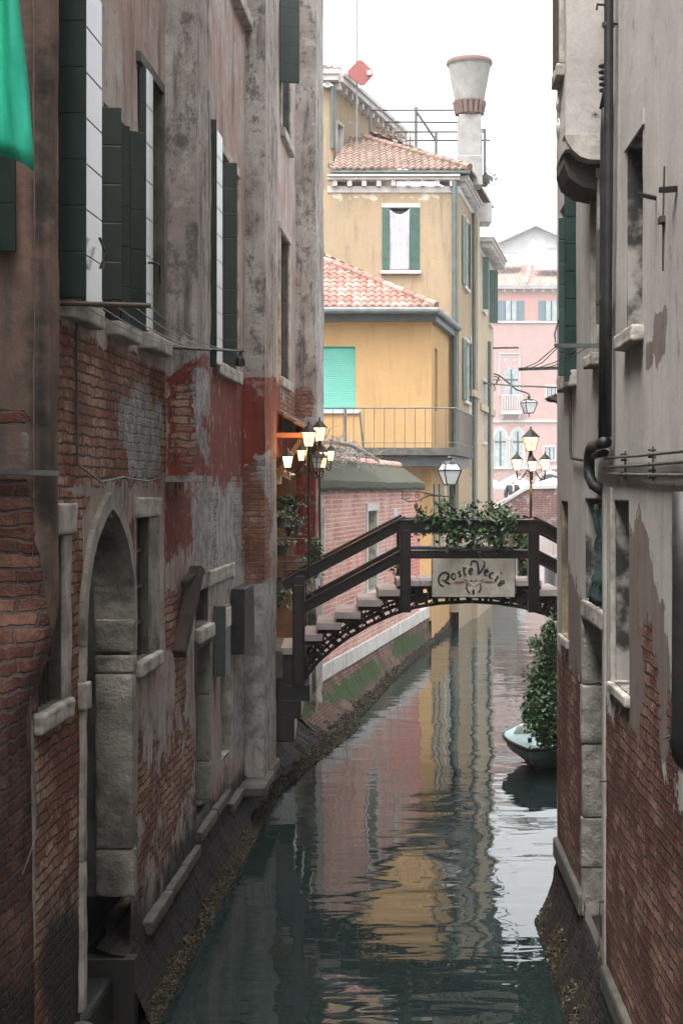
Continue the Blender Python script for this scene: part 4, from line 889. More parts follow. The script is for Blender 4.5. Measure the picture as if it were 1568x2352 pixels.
q = NM('mossy_coping'); st = q.noise(q.co('Object', (2.2, 2.2, .5)), 2.2, 6, .7); c = q.mix(q.ramp(st, .4, .62), (.04, .04, .034), (.038, .044, .015)); c = q.mix(q.ramp(q.noise(q.co('Object'), 7, 7, .75), .5, .7, 0, .8), c, (.03, .03, .024))
q.bump(q.noise(q.co('Object'), 14, 6, .7), .03); M['coping'] = q.out(c, .95)
cop.build('coping', M['coping'], GW, smooth=False)
ridge(PP(26.2, 4.66, -.52), PP(38.4, 4.66, -.52), 'ridge_tiles', tilemat('pink_ridge_tiles', (.44, .27, .22), (.50, .34, .29), (.52, .42, .38), .5), GW, r=.09)
mb = MB(); mb.pbox(PP, 25.8, 38.3, 4.0, 4.2, -.7, -.1); mb.pbox(PP, 25.8, 38.3, -.5, 4.1, -.7, -.6); mb.build('back', M['stone_dark'], GW)
mb = MB(); uu = 25.9
while uu < 52:
    L = random.uniform(1.0, 2.1); mb.pbox(PP, uu, uu + L - .02, .70, .985 + random.uniform(-.006, .006), -.1, .035 + random.uniform(-.008, .008)); uu += L
mb.build_each('stone_band', M['white'], GW, bevel=.01)
profP = [(-.1, .72), (.0, .72), (.06, .62), (.16, .50), (.32, .36), (.50, .24), (.70, .14), (.88, .06), (1.0, 0), (1.05, -.12), (1.1, -.5)]
def sP(u): return max(.12, min(.66, .66 - (u - 25.6) * .052)) if u < 33 else max(.10, .275 - (u - 33) * .025)
def PPf(u, z, off=0.): return PP(u, z, off * sP(u) if off > 0 else off)
def chP2(u, z):
    n_ = mn.noise(Vector((u * .35, z * 2, 5)))
    return (.9, max(0, min(1, .70 + .35 * n_ - abs(z - .40) * 1.5)) if z > .12 else 0, .45 if z < .1 else 0, max(0, min(1, (.46 - z) * 1.9)) * .9)
footing('footing', PPf, 24.4, 54, profP, .09, chP2, GW, .02)
mb = MB()
for k in range(16000):
    u = random.uniform(24.4, 44); t = random.random() ** 1.5 * (.6 + .5 * mn.noise(Vector((u * 2, 0, 0)))); mb.leaves([PPf(u, .02 + .24 * t, 1.03 - .55 * t)], .035, droop=.8)
o = mb.build('seaweed', M['weed']); struct(o, 'stuff'); tag(o, 'brown seaweed along the foot of the pink garden wall', 'seaweed')
mb = MB(); mb.lathe(PP(26.0, .1, .02), [(.14, 0), (.14, .4), (.12, .55), (.07, .7), (0, .74)], 14); tag(mb.build('mooring_stone', M['stone'], smooth=True), 'pale worn stone at the foot of the pink wall below the bridge end', 'stone')
# dead creeper on the coping
mb = MB()
for k in range(150):
    u = random.uniform(27.0, 32.4); p = PP(u, 4.70 + random.uniform(0, .28) * (1 - abs(u - 29.5) / 5), -.45 + random.uniform(-.25, .25)); pts = [p]
    d_ = Vector((random.gauss(0, 1), random.gauss(0, 1.6), random.gauss(.1, .5))).normalized()
    for j in range(6): d_ = (d_ + Vector((random.gauss(0, .5), random.gauss(0, .5), random.gauss(-.12, .35)))).normalized(); p = p + d_ * .11; pts.append(p)
    mb.tube(pts, [.012 * (1 - j / 9) for j in range(7)], 4)
mb.tube([PP(29.0, 4.98, -.3), PP(30.5, 4.95, -.2), PP(32.0, 4.78, -.1), PP(32.8, 4.66, -.05)], [.04, .045, .04, .02], 7)
tag(mb.build('dead_creeper', M['bark']), 'grey leafless creeper tangled on top of the pink wall', 'plant')
struct(tag(MB().add([(-14, 25.8, 1.0), PP(25.8, 1.0, -.5), PP(40, 1.0, -.5), (-14, 40, 1.0)], [(0, 1, 2, 3)]).build('courtyard_ground', M['pave']), 'paved yard behind the pink wall', 'ground'))
# ================================================================ orange annex with terrace
AN = T('annex', 'low orange annex with salmon tiled hip roof and turquoise blind behind the pink wall', 'building', (0, 40, 1))
YA = 40.0; xa = fx(990, YA); PA = PF(YA); zE = zz(712, YA)
PAS = PG(xa, YA, xa + .19 * 4.4, YA + 4.4, 1)
box = MB()
ANW = (fx(700, YA), fx(816, YA), zz(942, YA), zz(795, YA))
grid_wall('wall', PF(YA), -5.0, xa, .6, zE - .05, .25, M['orange'], AN, [ANW], disp=.004)
grid_wall('wall', PAS, 0, 4.5, -.3, zE - .05, .22, M['orange'], AN, [(.7, 1.3, zz(945, 41), zz(800, 41))], disp=.004)
mb = MB(); mb.pbox(PAS, .68, 1.32, zz(947, 41), zz(798, 41), -.12, -.1); nw = mb.build('window', M['shutter_g'], AN); mb = MB(); reveal_box(mb, PAS, (.7, 1.3, zz(945, 41), zz(800, 41)), .1); mb.build('reveal', simple('ochre_trim', (.42, .27, .10), (.38, .24, .09), 3, .8, 0), nw)
mb = MB(); n = 34
for k in range(n):
    za = ANW[2] + (ANW[3] - ANW[2]) * k / n; zb = ANW[2] + (ANW[3] - ANW[2]) * (k + 1) / n
    mb.hexa([(ANW[0], YA + .055, za), (ANW[1], YA + .055, za), (ANW[1], YA + .10, za), (ANW[0], YA + .10, za), (ANW[0], YA + .075, zb - .004), (ANW[1], YA + .075, zb - .004), (ANW[1], YA + .10, zb - .004), (ANW[0], YA + .10, zb - .004)])
bl = mb.build('window_blind', M['turq'], AN)
mb = MB(); mb.pbox(PA, ANW[0], ANW[1] + .12, ANW[2] - .09, ANW[2], -.1, .06); mb.build('sill', M['white'], bl, bevel=.006)
mb = MB(); reveal_box(mb, PA, ANW, .1); mb.build('reveal', M['turq'], bl)
ec = Vector((fx(1000, 39.5), 39.5, zz(706, 39.5))); el_ = Vector((-5, 39.5, ec.z)); es = Vector((fx(1043, 44), 44, zz(757, 44) + .55)); ap = Vector((fx(722, 42.7), 42.7, zz(592, 42.7))); apl = Vector((-5, 42.7, ap.z))
es.z = ec.z
roof_tiles('roof', [el_, ec, ap, apl], M['tile_new'], AN, tw=.20, tl=.33, amp=.06)
roof_tiles('roof', [ec, es, es + Vector((-1.4, .3, .95)), ap], M['tile_new'], AN, tw=.20, tl=.33, amp=.06)
ridge(ec + Vector((.02, 0, .06)), ap + Vector((0, 0, .06)), 'hip_tiles', M['tile_new'], AN, r=.10)
mb = MB(); mb.tube([el_ + Vector((0, -.06, -.08)), ec + Vector((.05, -.06, -.08)), es + Vector((.14, 0, -.08))], .085, 10); mb.build('gutter', M['zinc'], AN)
mb = MB(); mb.prism([el_ + Vector((0, .02, -.14)), ec + Vector((.0, .02, -.14)), es + Vector((0, 0, -.14)), es + Vector((-.7, 0, -.14)), (-5, 40.4, ec.z - .14)], (0, 0, .08)); mb.prism([(-5, 39.8, ec.z - .32), (xa + .12, 39.8, ec.z - .32), (xa + .95, 44, ec.z - .32), (xa + .3, 44, ec.z - .32), (-5, 40.4, ec.z - .32)], (0, 0, .17)); mb.build('eave', M['zinc'], AN)
mb = MB(); mb.pbox(PA, -5, xa + .01, zz(745, YA), zz(728, YA), 0, .03); mb.build('cornice', simple('orange_band', (.55, .30, .11), (.5, .28, .1), 3, .8, 0), AN)
# terrace slab and railing
TR = T('balcony', 'terrace slab with thin grey railing round the orange annex', 'balcony', (1, 39.4, 4.8))
YB = 39.0; xb = fx(1047, YB); zr, zb_ = zz(937, YB), zz(1026, YB); ex = Vector((fx(1086, 43.5), 43.5, 0))
mb = MB(); mb.prism([(-5, YB, zb_ - .22), (xb - .12, YB, zb_ - .22), (xb, YB + .12, zb_ - .22), (ex.x, ex.y, zb_ - .22), (ex.x - 1.2, ex.y, zb_ - .22), (xa + .02, YA + .2, zb_ - .22), (-5, YA + .2, zb_ - .22)], (0, 0, .2)); mb.build('slab', M['stone_dark'], TR, bevel=.01)
mb = MB(); mb.prism([(fx(880, 39.2), YB + .15, zb_ - .5), (xb - .15, YB + .15, zb_ - .5), (ex.x - .12, ex.y, zb_ - .5), (ex.x - 1.0, ex.y, zb_ - .5), (xa + .05, YA, zb_ - .5), (fx(880, 39.2), YA, zb_ - .5)], (0, 0, .28)); mb.build('soffit_beam', M['greybox'], TR)
mb = MB(); mb.tube([(-5, YB + .05, zr), (xb, YB + .05, zr), (ex.x, ex.y, zr)], .018, 6); mb.tube([(-5, YB + .05, zb_ + .1), (xb, YB + .05, zb_ + .1), (ex.x, ex.y, zb_ + .1)], .010, 5); mb.build('rail', M['greybox'], TR)
mb = MB(); k = 0; x = xb
while x > -4: mb.tube([(x, YB + .05, zb_ - .02), (x, YB + .05, zr)], .0095, 5); x -= .262
n = 18
for k in range(1, n): p = Vector((xb, YB + .05, 0)).lerp(ex, k / n); mb.tube([(p.x, p.y, zb_ - .02), (p.x, p.y, zr)], .0095, 5)
mb.build_each('baluster', M['greybox'], TR)
mb = MB(); mb.box(fx(793, YB) - .03, fx(793, YB) + .03, YB, YB + .08, zb_ - .02, zr); mb.bar((fx(826, YB), YB + .1, zr - .1), (fx(834, YB), YB + .1, zb_), .05, .05); mb.build_each('post', M['greybox'], TR)
mb = MB(); mb.box(fx(927, 39.3), fx(948, 39.3), 39.3, 39.6, zb_ - .48, zb_ - .3); mb.build('lamp_box', M['plastic'], TR)
# ================================================================ ochre house
OH = T('ochre_house', 'tall ochre house with white dentil cornice, old tiled roof and curtained window', 'building', (1, 46, 0))
YM = 44.0; xm = fx(1053, YM); PM = PF(YM); zc_ = zz(443, YM); SL = .19
PMS = PG(xm, YM, xm + SL * 4.6, YM + 4.6, 1)
OW = (fx(878, YM), fx(962, YM), zz(622, YM), zz(477, YM))
grid_wall('wall', PM, -7.5, xm, .5, zc_ + .1, .25, M['yellow'], OH, [OW], chans=[prep(c, lambda a, b: (fx(a, YM), zz(b, YM))) for c in [[], [], [([(740, 440), (1045, 440), (1045, 470), (1000, 480), (905, 462), (740, 475)], .35, .62), ([(985, 640), (1045, 620), (1045, 760), (1010, 720)], .4, .5), ([(730, 560), (800, 540), (790, 620), (730, 600)], .4, .45)], []]], disp=.006)
chS = [prep(c, lambda a, b: (a, b)) for c in [[], [], [([(2.4, 6), (4.4, 6), (4.4, 9.5), (2.8, 9)], .5, .6), ([(2.8, 1), (4.4, 1), (4.4, 5), (2.8, 5)], .6, .55)], []]]
grid_wall('wall', PMS, 0, 4.6, -.3, zc_ + .1, .22, M['yellow'], OH, [(1.2, 2.3, 10.1, 12.1), (1.3, 2.6, 6.7, 8.5)], chans=chS, disp=.006)
ow = window(PM, OW, OH, depth=.25, rev=M['white'], frame=0, sill=.05, sillw=.10, sillo=.10, fmat=M['white'])
mb = MB(); mb.pbox(PM, OW[0] - .02, OW[1] + .03, OW[3], OW[3] + .12, 0, .04); mb.build('frame', M['white'], ow)
shutter_leaf(PM, OW[0] - .01, OW[2] + .02, OW[3] - .02, .03, OW[0] + .20, .05, .03, M['shutter_g'], ow); shutter_leaf(PM, OW[1] - .27, OW[2] + .02, OW[3] - .02, .05, OW[1] + .01, .03, .03, M['shutter_g'], ow)
mb = MB(); uv = []; cx0, cx1 = OW[0] + .19, OW[1] - .27
for i in range(25):
    for j in range(31):
        a, b = i / 24, j / 30; sag = .16 * (1 - (2 * a - 1) ** 2)
        mb.v.append((cx0 + (cx1 - cx0) * a + (.03 if a < .5 else -.03) * b * (1 - b), YM - .02 + .006 * math.sin(a * 20 + 2 * b) + .008 * math.sin(a * 7 + b * 5), OW[2] + .02 + (OW[3] - OW[2] - .05 - sag) * b))
for i in range(24):
    for j in range(30): mb.f.append((i * 31 + j, (i + 1) * 31 + j, (i + 1) * 31 + j + 1, i * 31 + j + 1))
ct = mb.build('curtain', M['net'], smooth=True); tag(ct, 'white netting sagging between green shutters of the ochre house', 'curtain'); m_ = ct.modifiers.new('t', 'SOLIDIFY'); m_.thickness = .005
for h, sl_ in (((1.2, 2.3, 10.1, 12.1), 1), ((1.3, 2.6, 6.7, 8.5), 1)):
    ww = window(PMS, h, OH, depth=.15, rev=M['white'], frame=.08, sill=.08, fmat=M['white'])
    shutter_leaf(PMS, h[0] - .45, h[2], h[3], .04, h[0], .10, .04, M['shutter_g'], ww); shutter_leaf(PMS, h[1], h[2], h[3], .10, h[1] + .5, .04, .04, M['shutter_g'], ww)
# cornice with dentils
def cornice(P, u0, u1, z, mat, parent, h=.19, dent=.15, step=.42, band=.19, out=.28):
    mb = MB(); mb.pbox(P, u0, u1, z, z + band, -.1, .03); mb.pbox(P, u0, u1, z + band + dent, z + band + dent + h * .45, -.1, out - .06); mb.pbox(P, u0, u1, z + band + dent + h * .45, z + band + dent + h * .8, -.1, out); mb.build('cornice', mat, parent, bevel=.01)
    mb = MB(); u = u0 + .15
    while u < u1 - .1: mb.pbox(P, u, u + .13, z + band * .9, z + band + dent, .03, out - .1); u += step
    mb.build_each('dentil', mat, parent)
cornice(PM, fx(752, YM), xm + .02, zc_, M['white'], OH); cornice(PMS, -.02, 4.6, zc_, M['white'], OH)
mb = MB(); mb.box(fx(757, YM), xm + .3, YM - .3, YM + .3, zc_ + .53, zc_ + .60); mb.build('gutter', M['zinc'], OH)
zr0 = zc_ + .62
roof_tiles('roof', [(fx(757, 43.7), 43.7, zr0), (fx(1078, 43.7), 43.7, zr0), (fx(838, 47.3), 47.3, zz(318, 47.3)), (fx(803, 47.3), 47.3, zz(322, 47.3)), ], M['tile_old'], OH, tw=.2, tl=.33, amp=.06)
ridge((fx(1078, 43.7), 43.7, zr0 + .06), (fx(838, 47.3), 47.3, zz(316, 47.3)), 'hip_tiles', M['tile_old'], OH, r=.11)
roof_tiles('roof', [(fx(1078, 43.7), 43.7, zr0), (fx(1078, 43.7) + 1.3, 50.0, zr0), (fx(838, 47.3) + 1, 52, zr0 + 2.2), (fx(838, 47.3), 47.3, zz(318, 47.3))], M['tile_old'], OH, tw=.2, tl=.33, amp=.06)
mb = MB(); mb.tube([(fx(1043, 43.9), 43.84, zc_ + .3), (fx(1043, 43.9), 43.84, 6), (fx(1037, 43.9), 43.84, .9)], .08, 10); mb.build('downpipe', M['pipeg'], OH)
# pilasters and second stretch of the side, cornice dropping away
xm2 = xm + SL * 4.6; PM2 = PG(xm2 + .12, YM + 4.6, xm2 + .12 + .19 * 5.2, YM + 9.8, 1); z2 = zz(520, 54) - .9
box_wall('pilaster', [(PMS, 3.9, 4.6, 0, zc_, -.02, .16)], M['cream'], OH)
H2 = [(1.0, 2.0, 9.9, 11.6), (1.2, 2.0, 5.6, 7.6), (3.3, 4.2, 9.7, 11.5), (3.4, 4.1, 3.2, 5.2)]
grid_wall('wall', PM2, 0, 5.2, -.3, zc_ - .6, .25, M['cream'], OH, H2, disp=.006)
cornice(PM2, 0, 5.3, zc_ - 1.0, M['white'], OH, out=.5)
mb = MB(); mb.box(xm2 - .4, xm2 + .5, YM + 4.2, YM + 5.2, zc_ - .1, zc_ + .5); mb.box(xm2 - 3, xm2 + .1, YM + 4.6, YM + 8, 2, zc_ + .2); mb.build_each('parapet_block', M['white'], OH, bevel=.02)
for k, h in enumerate(H2):
    ww = window(PM2, h, OH, depth=.15, rev=M['white'], frame=.08, sill=.08, fmat=M['white'])
    if k in (0, 2):
        shutter_leaf(PM2, h[0] - .05, h[2], h[3], .04, h[0], .22 if k == 0 else .32, .05, M['shutter_g'], ww)
mb = MB(); mb.pbox(PM2, 0, 5.2, 6.6, 6.8, 0, .08); mb.pbox(PM2, 0, 5.2, 2.5, 2.7, 0, .06); mb.pbox(PMS, 2.6, 4.6, 6.9, 7.1, .0, .2); mb.build_each('string_course', M['cream'], OH)
mb = MB(); mb.tube([PM2(2.6, 9, .1), PM2(2.6, .6, .1)], .06, 8); mb.tube([PMS(3.3, zc_, .1), PMS(3.3, .8, .1)], .06, 8); mb.build_each('downpipe', M['pipeg'], OH)
mb = MB(); mb.tube([PM2(5.0, 9.0, .0), PM2(5.0, 9.0, .9)], .03, 6); tag(mb.build('iron_bracket', M['iron']), 'short dark iron arm on the far corner of the ochre house', 'bracket')
# pilastered lower windows seen under the terrace
for (a, b) in ((.4, .8), (1.5, 1.9), (2.6, 3.0), (3.6, 4.0)):
    mb = MB(); mb.pbox(PAS, a, b, 1.2, 4.2, .0, .03); mb.build('window', M['greybox'] if a in (.4, 1.5) else M['white'], AN)
# upper left wing
WG = T('upper_wing', 'taller ochre wing with white dentil cornice rising at upper left behind the roof', 'building', (-1, 47, 13))
xw = fx(765, 46); zw = zz(197, 46); PWf = PF(46); PWs = PG(xw, 46, 1.95, 53.4, 1); Lw = math.hypot(1.95 - xw, 7.4)
grid_wall('wall', PWf, -6, xw, 12, zw, .3, M['yellow'], WG, disp=.004); 
grid_wall('wall', PWs, 0, Lw, 12, zw, .3, M['yellow'], WG, [(.35, .95, 13.6, 15.2)], disp=.004)
window(PWs, (.35, .95, 13.6, 15.2), WG, depth=.12, rev=M['white'], frame=.06, sill=.06, fmat=M['white'], pane=M['white'], mull=False)
for P, a, b in ((PWf, -6, xw), (PWs, 0, Lw)):
    mb = MB(); mb.pbox(P, a, b + .15, zw + .10, zw + .28, -.1, .3); mb.pbox(P, a, b + .15, zw + .28, zw + .40, -.1, .36); mb.build('cornice', M['white'], WG)
    mb = MB(); u = b - .25
    while u > a: mb.pbox(P, u, u + .16, zw - .10, zw + .10, 0, .22); u -= .62
    mb.build_each('dentil', M['white'], WG)
roof_tiles('roof', [(-6, 45.7, zw + .42), (xw + .25, 45.7, zw + .42), (xw - 1.6, 48, zw + 1.3), (-6, 48, zw + 1.3)], M['tile_old'], WG)
mb = MB(); mb.tube([PWf(xw - .02, zw - .05, .1), PWf(xw - .02, 14.3, .1)], .07, 8); mb.bar((fx(757, 44.4), 44.5, zz(378, 44.4)), (fx(785, 43.8), 43.8, zz(394, 43.8)), .14, .14); mb.build('downpipe', M['pipeg'], WG)
mb = MB(); mb.pbox(PWf, xw - .35, xw + .05, 14.0, 14.0 + .06, 0, .3)
# chimney
CH = T('chimney', 'big funnel shaped Venetian chimney of pale render with brick collar', 'chimney', (fx(1078, 45.5), 45.5, 12.5))
Yc = 45.5; cx_ = fx(1077.5, Yc); rs = fx(1103, Yc) - cx_
mb = MB(); mb.box(cx_ - rs, cx_ + rs, Yc - rs, Yc + rs, 13.05, zz(268, Yc)); mb.box(cx_ - rs - .05, cx_ + rs + .03, Yc - rs - .04, Yc + rs + .02, 13.06, zz(362, Yc)); mb.build('shaft', M['chimney'], CH, bevel=.03)
mb = MB(); z0 = zz(268, Yc); z1 = zz(236, Yc)
mb.lathe((cx_, Yc, z0), [(rs * 1.02, 0), (rs * 1.1, .12), (rs * 1.14, z1 - z0 - .12), (rs * 1.2, z1 - z0)], 20)
for k in range(16): a = k * math.pi / 8; mb.bar((cx_ + math.cos(a) * rs * 1.15, Yc + math.sin(a) * rs * 1.15, z0 + .06), (cx_ + math.cos(a) * rs * 1.38, Yc + math.sin(a) * rs * 1.38, z1 + .02), .1, .12)
mb.build('collar', M['cbrick'], CH)
mb = MB(); z2_ = zz(150, Yc); rt = fx(1129, Yc) - cx_; rb_ = fx(1110, Yc) - cx_
mb.lathe((cx_, Yc, z1), [(rb_, 0), (rb_ + .02, .05), (rt - .04, z2_ - z1 - .05), (rt, z2_ - z1), (rt, z2_ - z1 + .08), (rt - .06, z2_ - z1 + .14), (rt - .2, z2_ - z1 + .14), (rt - .25, z2_ - z1 - .1)], 40); mb.build('funnel', M['chimney'], CH, smooth=False)
mb = MB(); mb.lathe((cx_, Yc, z2_), [(rt + .012, -.0), (rt + .02, .05), (rt + .012, .11), (rt - .02, .145), (rt - .1, .15)], 40); mb.build('rim', M['cbrick'], CH)
# aerial with diamond plate
AE = T('aerial', 'tall thin mast with a red diamond plate above the tiled roof', 'antenna', (fx(820, 46.5), 46.5, 14.3))
mb = MB(); mb.tube([(fx(819, 46.5), 46.5, 14.2), (fx(820, 46.5), 46.5, zz(-60, 46.5))], .028, 8); mb.bar((fx(800, 46.5), 46.5, zz(283, 46.5)), (fx(822, 46.5), 46.5, zz(283, 46.5)), .03, .03); mb.build('mast', M['copper'], AE)
mb = MB(); cs = [(793, 168), (826, 133), (861, 167), (833, 200)]; cc = (827, 167); poly = []
for i, (a, b) in enumerate(cs):
    for nb_ in (cs[i - 1], cs[(i + 1) % 4]): poly.append(FP(a + (nb_[0] - a) * .14, b + (nb_[1] - b) * .14, 46.3))
mb.prism(poly, (0, .05, 0)); mb.build('plate', M['plate'], AE, bevel=.01)
mb = MB(); mb.bar(FP(848, 163, 46.2), FP(848, 172, 46.2), .14, .1); mb.tube([FP(824, 200, 46.25), FP(833, 203, 46.25)], .05, 6); mb.build_each('fitting', M['plastic'], AE)
# roof terrace scaffold
AL = T('roof_terrace', 'rusty pipe railing of a roof terrace between the wing and the funnel chimney', 'railing', (2.5, 48, 14))
Yt = 48.0
mb = MB()
for (x0, y0, x1, y1, yy) in ((850, 253, 1050, 253, 48), (880, 280, 1050, 281, 48), (905, 303, 1115, 303, 48), (930, 323, 1125, 322, 48), (1095, 298, 1112, 298, 47)): mb.tube([FP(x0, y0, yy), FP(x1, y1, yy)], .028, 6)
mb.build_each('rail', M['rust'], AL)
mb = MB()
for (x, a, b) in ((850, 243, 315), (955, 245, 358), (1001, 303, 362), (1113, 297, 430), (1103, 310, 400), (906, 306, 335)): mb.tube([FP(x, a, 48), FP(x, b, 48)], .045, 6)
mb.tube([FP(957, 258, 48), FP(1000, 322, 48)], .04, 6); mb.build_each('post', M['greybox'], AL)
mb = MB(); mb.box(fx(1108, 46), fx(1122, 46), 45.8, 46.6, zz(420, 46), zz(405, 46)); tag(mb.build('roof_planter', M['cbrick']), 'brick red planter on the cornice behind the funnel chimney', 'planter')
mb = MB(); mb.leaves([FP(1118 + random.gauss(0, 11), 408 + random.gauss(0, 8), 46 + random.uniform(-.3, .3)) for _ in range(260)], .07)
for k in range(14): mb.tube([FP(1113, 412, 46), FP(1113 + random.uniform(-5, 32), 398 + random.uniform(-10, 30), 46)], .006, 4)
tag(mb.build('roof_plant', M['leaf3']), 'small plant spilling from the roof planter', 'plant')
mb = MB()
for k in range(50):
    p = FP(925 + random.gauss(0, 14), 335, 49); q_ = p + Vector((random.gauss(0, .25), random.gauss(0, .2), random.uniform(.2, .75))); mb.tube([p, p.lerp(q_, .5) + Vector((random.gauss(0, .06), 0, 0)), q_], [.012, .008, .004], 4)
tag(mb.build('bare_shrub', M['bark']), 'bare twiggy shrub behind the ridge of the old tiled roof', 'shrub')
mb = MB(); mb.leaves([FP(875 + random.gauss(0, 18), 318 + random.gauss(0, 5), 47.5 + random.uniform(-.4, .4)) for _ in range(700)], .08); tag(mb.build('roof_bush', simple('dry_brown_leaves', (.16, .11, .07), (.10, .09, .05), 7, .9, 0)), 'brownish dry bush on the ridge beside the bare shrub', 'shrub')
# ================================================================ far side: rose palazzo, white house, market tents, brick bridge
PZ = T('palazzo', 'rose pink palace across the grand canal with gothic windows and a tiled roof', 'building', (20, 170, 1))
YP = 170.0; PQ = PF(YP)
def FX(px): return fx(px, YP)
def FZ(py): return zz(py, YP)
def farwin(x0, y0, x1, y1, parent, frame=5, shut=0, gothic=False, mull=True, thick=.12):
    h = (FX(x0), FX(x1), FZ(y1), FZ(y0)); mb = MB()
    if gothic:
        pts = [(x0, y1), (x1, y1), (x1, y0 + 14)]; xc = (x0 + x1) / 2; n = 8
        for k in range(1, n): t = k / n; pts.append((x1 + (xc - x1) * t ** 1.3, y0 + 14 - (14) * (math.sin(t * math.pi / 2) ** 1.1)))
        pts.append((xc, y0 - 3))
        for k in range(n - 1, 0, -1): t = k / n; pts.append((x0 + (xc - x0) * t ** 1.3, y0 + 14 - 14 * (math.sin(t * math.pi / 2) ** 1.1)))
        pts.append((x0, y0 + 14)); w_ = []
        c = (xc, (y0 + y1) / 2)
        fr = [(c[0] + (a - c[0]) * (1 + 2 * frame / (x1 - x0)), c[1] + (b - c[1]) * (1 + 1.6 * frame / (y1 - y0))) for a, b in pts]
        mb.prism([FP(a, b, YP - .08) for a, b in pts], (0, .04, 0)); w_ = mb.build('window', M['winpane'], parent)
        mb = MB(); mb.prism([FP(a, b, YP - .035) for a, b in fr], (0, .05, 0)); mb.build('frame', M['farwhite'], w_)
        mb = MB(); mb.pbox(PQ, FX(xc) - .1, FX(xc) + .1, h[2], h[3] - .3, .09, .12)
        if y1 - y0 > 60: mb.pbox(PQ, h[0], h[1], FZ(y0 + 30) - .1, FZ(y0 + 30) + .1, .09, .12)
        mb.build('sash', M['timber'], w_); return w_
    mb.pbox(PQ, h[0], h[1], h[2], h[3], .03, .05); w_ = mb.build('window', M['winpane'], parent)
    mb = MB(); f = frame * YP / F
    if frame: mb.pbox(PQ, h[0] - f, h[0], h[2] - f, h[3] + f, .0, thick); mb.pbox(PQ, h[1], h[1] + f, h[2] - f, h[3] + f, .0, thick); mb.pbox(PQ, h[0], h[1], h[3], h[3] + f, 0, thick - .01); mb.pbox(PQ, h[0], h[1], h[2] - f, h[2], 0, thick - .01); mb.build('frame', M['farwhite'], w_)
    if mull: mb = MB(); m_ = (h[0] + h[1]) / 2; mb.pbox(PQ, m_ - .08, m_ + .08, h[2], h[3], .05, .08); mb.pbox(PQ, h[0], h[0] + .12, h[2], h[3], .05, .08); mb.pbox(PQ, h[1] - .12, h[1], h[2], h[3], .05, .08); mb.build('sash', M['timber'], w_)
    if shut:
        s_ = shut * YP / F
        for a, b in ((h[0] - s_, h[0] - .01), (h[1] + .01, h[1] + s_)): mb = MB(); mb.pbox(PQ, a, b, h[2], h[3], .02, .07); mb.build('shutter', M['shutter_b'], w_)
    return w_
chZ = [prep(c, lambda a, b: (FX(a), FZ(b))) for c in [[], [([(900, 640), (1700, 640), (1700, 739), (900, 739)], .1, 1.1)], [([(900, 1078), (1700, 1078), (1700, 1300), (900, 1300)], .5, 1.0)], []]]
grid_wall('wall', PQ, FX(1040), FX(1460), .5, FZ(660), .5, M['palazzo'], PZ, chans=chZ, disp=.0)
mb = MB(); mb.box(FX(1040), FX(1460), YP + .2, YP + 14, .5, FZ(662)); mb.build('body', M['palazzo'], PZ)
mb = MB(); mb.pbox(PQ, FX(1040), FX(1460), FZ(742), FZ(737), 0, .12); mb.pbox(PQ, FX(1040), FX(1460), FZ(970), FZ(964), 0, .14); mb.pbox(PQ, FX(1040), FX(1460), FZ(1077), FZ(1071), 0, .16); mb.pbox(PQ, FX(1040), FX(1460), FZ(664), FZ(657), 0, .5); mb.build_each('string_course', M['farwhite'], PZ)
mb = MB()
for k in range(40): x = 1045 + k * 22; (x < 1460) and mb.pbox(PQ, FX(x), FX(x + 6), FZ(671), FZ(664), 0, .3)
mb.build_each('dentil', M['farwhite'], PZ)
roof_tiles('roof', [(FX(1040), YP - .6, FZ(656)), (FX(1460), YP - .6, FZ(656)), (FX(1460), YP + 10, FZ(582) + .12), (FX(1210), YP + 10, FZ(582) + .12), (FX(1110), YP + 7, FZ(602)), (FX(1040), YP + 7, FZ(602))], M['tile_far'], PZ, tw=.42, tl=.7, amp=.13)
mb = MB()
def onroof(x, y):                        # a point of the roof slope seen at this height
    t = (656 - y) / (656 - 582); return FP(x, y, YP - .6 + t * 10.6) + Vector((0, -.35, .32))
for quad in ([(1128, 618), (1185, 618), (1200, 592), (1140, 594)], [(1226, 627), (1460, 627), (1460, 607), (1228, 607)], [(1230, 604), (1460, 604), (1460, 584), (1240, 584)]):
    mb.prism([onroof(a, b) for a, b in quad], (0, .03, .08))
mb.build_each('skylight', M['roofgrey'], PZ)
mb = MB(); mb.bar(onroof(1206, 656), onroof(1223, 572), .22, .12); mb.bar(onroof(1222, 578), onroof(1222, 560), .3, .2); mb.build_each('roof_pipe', M['farwhite'], PZ)
for a in (1158, 1250): farwin(a, 691, a + 30, 736, PZ, 0, 15)
farwin(1090, 691, 1112, 736, PZ, 0, 14)
# gothic balcony window
mb = MB(); mb.pbox(PQ, FX(1146), FX(1192), FZ(908), FZ(815), 0, .06); mb.build('panel', M['palazzo'], PZ); mb = MB()
for x0, x1, y0, y1 in ((1144, 1147, 813, 910), (1191, 1194, 813, 910), (1144, 1194, 811, 814)): mb.pbox(PQ, FX(x0), FX(x1), FZ(y1), FZ(y0), 0, .12)
mb.build('frame', M['farwhite'], PZ)
gw = farwin(1158, 842, 1188, 910, PZ, 5, gothic=True)
mb = MB(); mb.pbox(PQ, FX(1148), FX(1196), FZ(952), FZ(944), 0, .8); mb.pbox(PQ, FX(1148), FX(1196), FZ(911), FZ(907), .62, .8)
for k in range(9): x = 1150 + k * 5.6; mb.pbox(PQ, FX(x), FX(x + 2.6), FZ(944), FZ(911), .64, .78)
mb.pbox(PQ, FX(1150), FX(1155), FZ(962), FZ(952), 0, .5); mb.pbox(PQ, FX(1189), FX(1194), FZ(962), FZ(952), 0, .5); mb.build('balcony', M['farwhite'], PZ)
mb = MB()
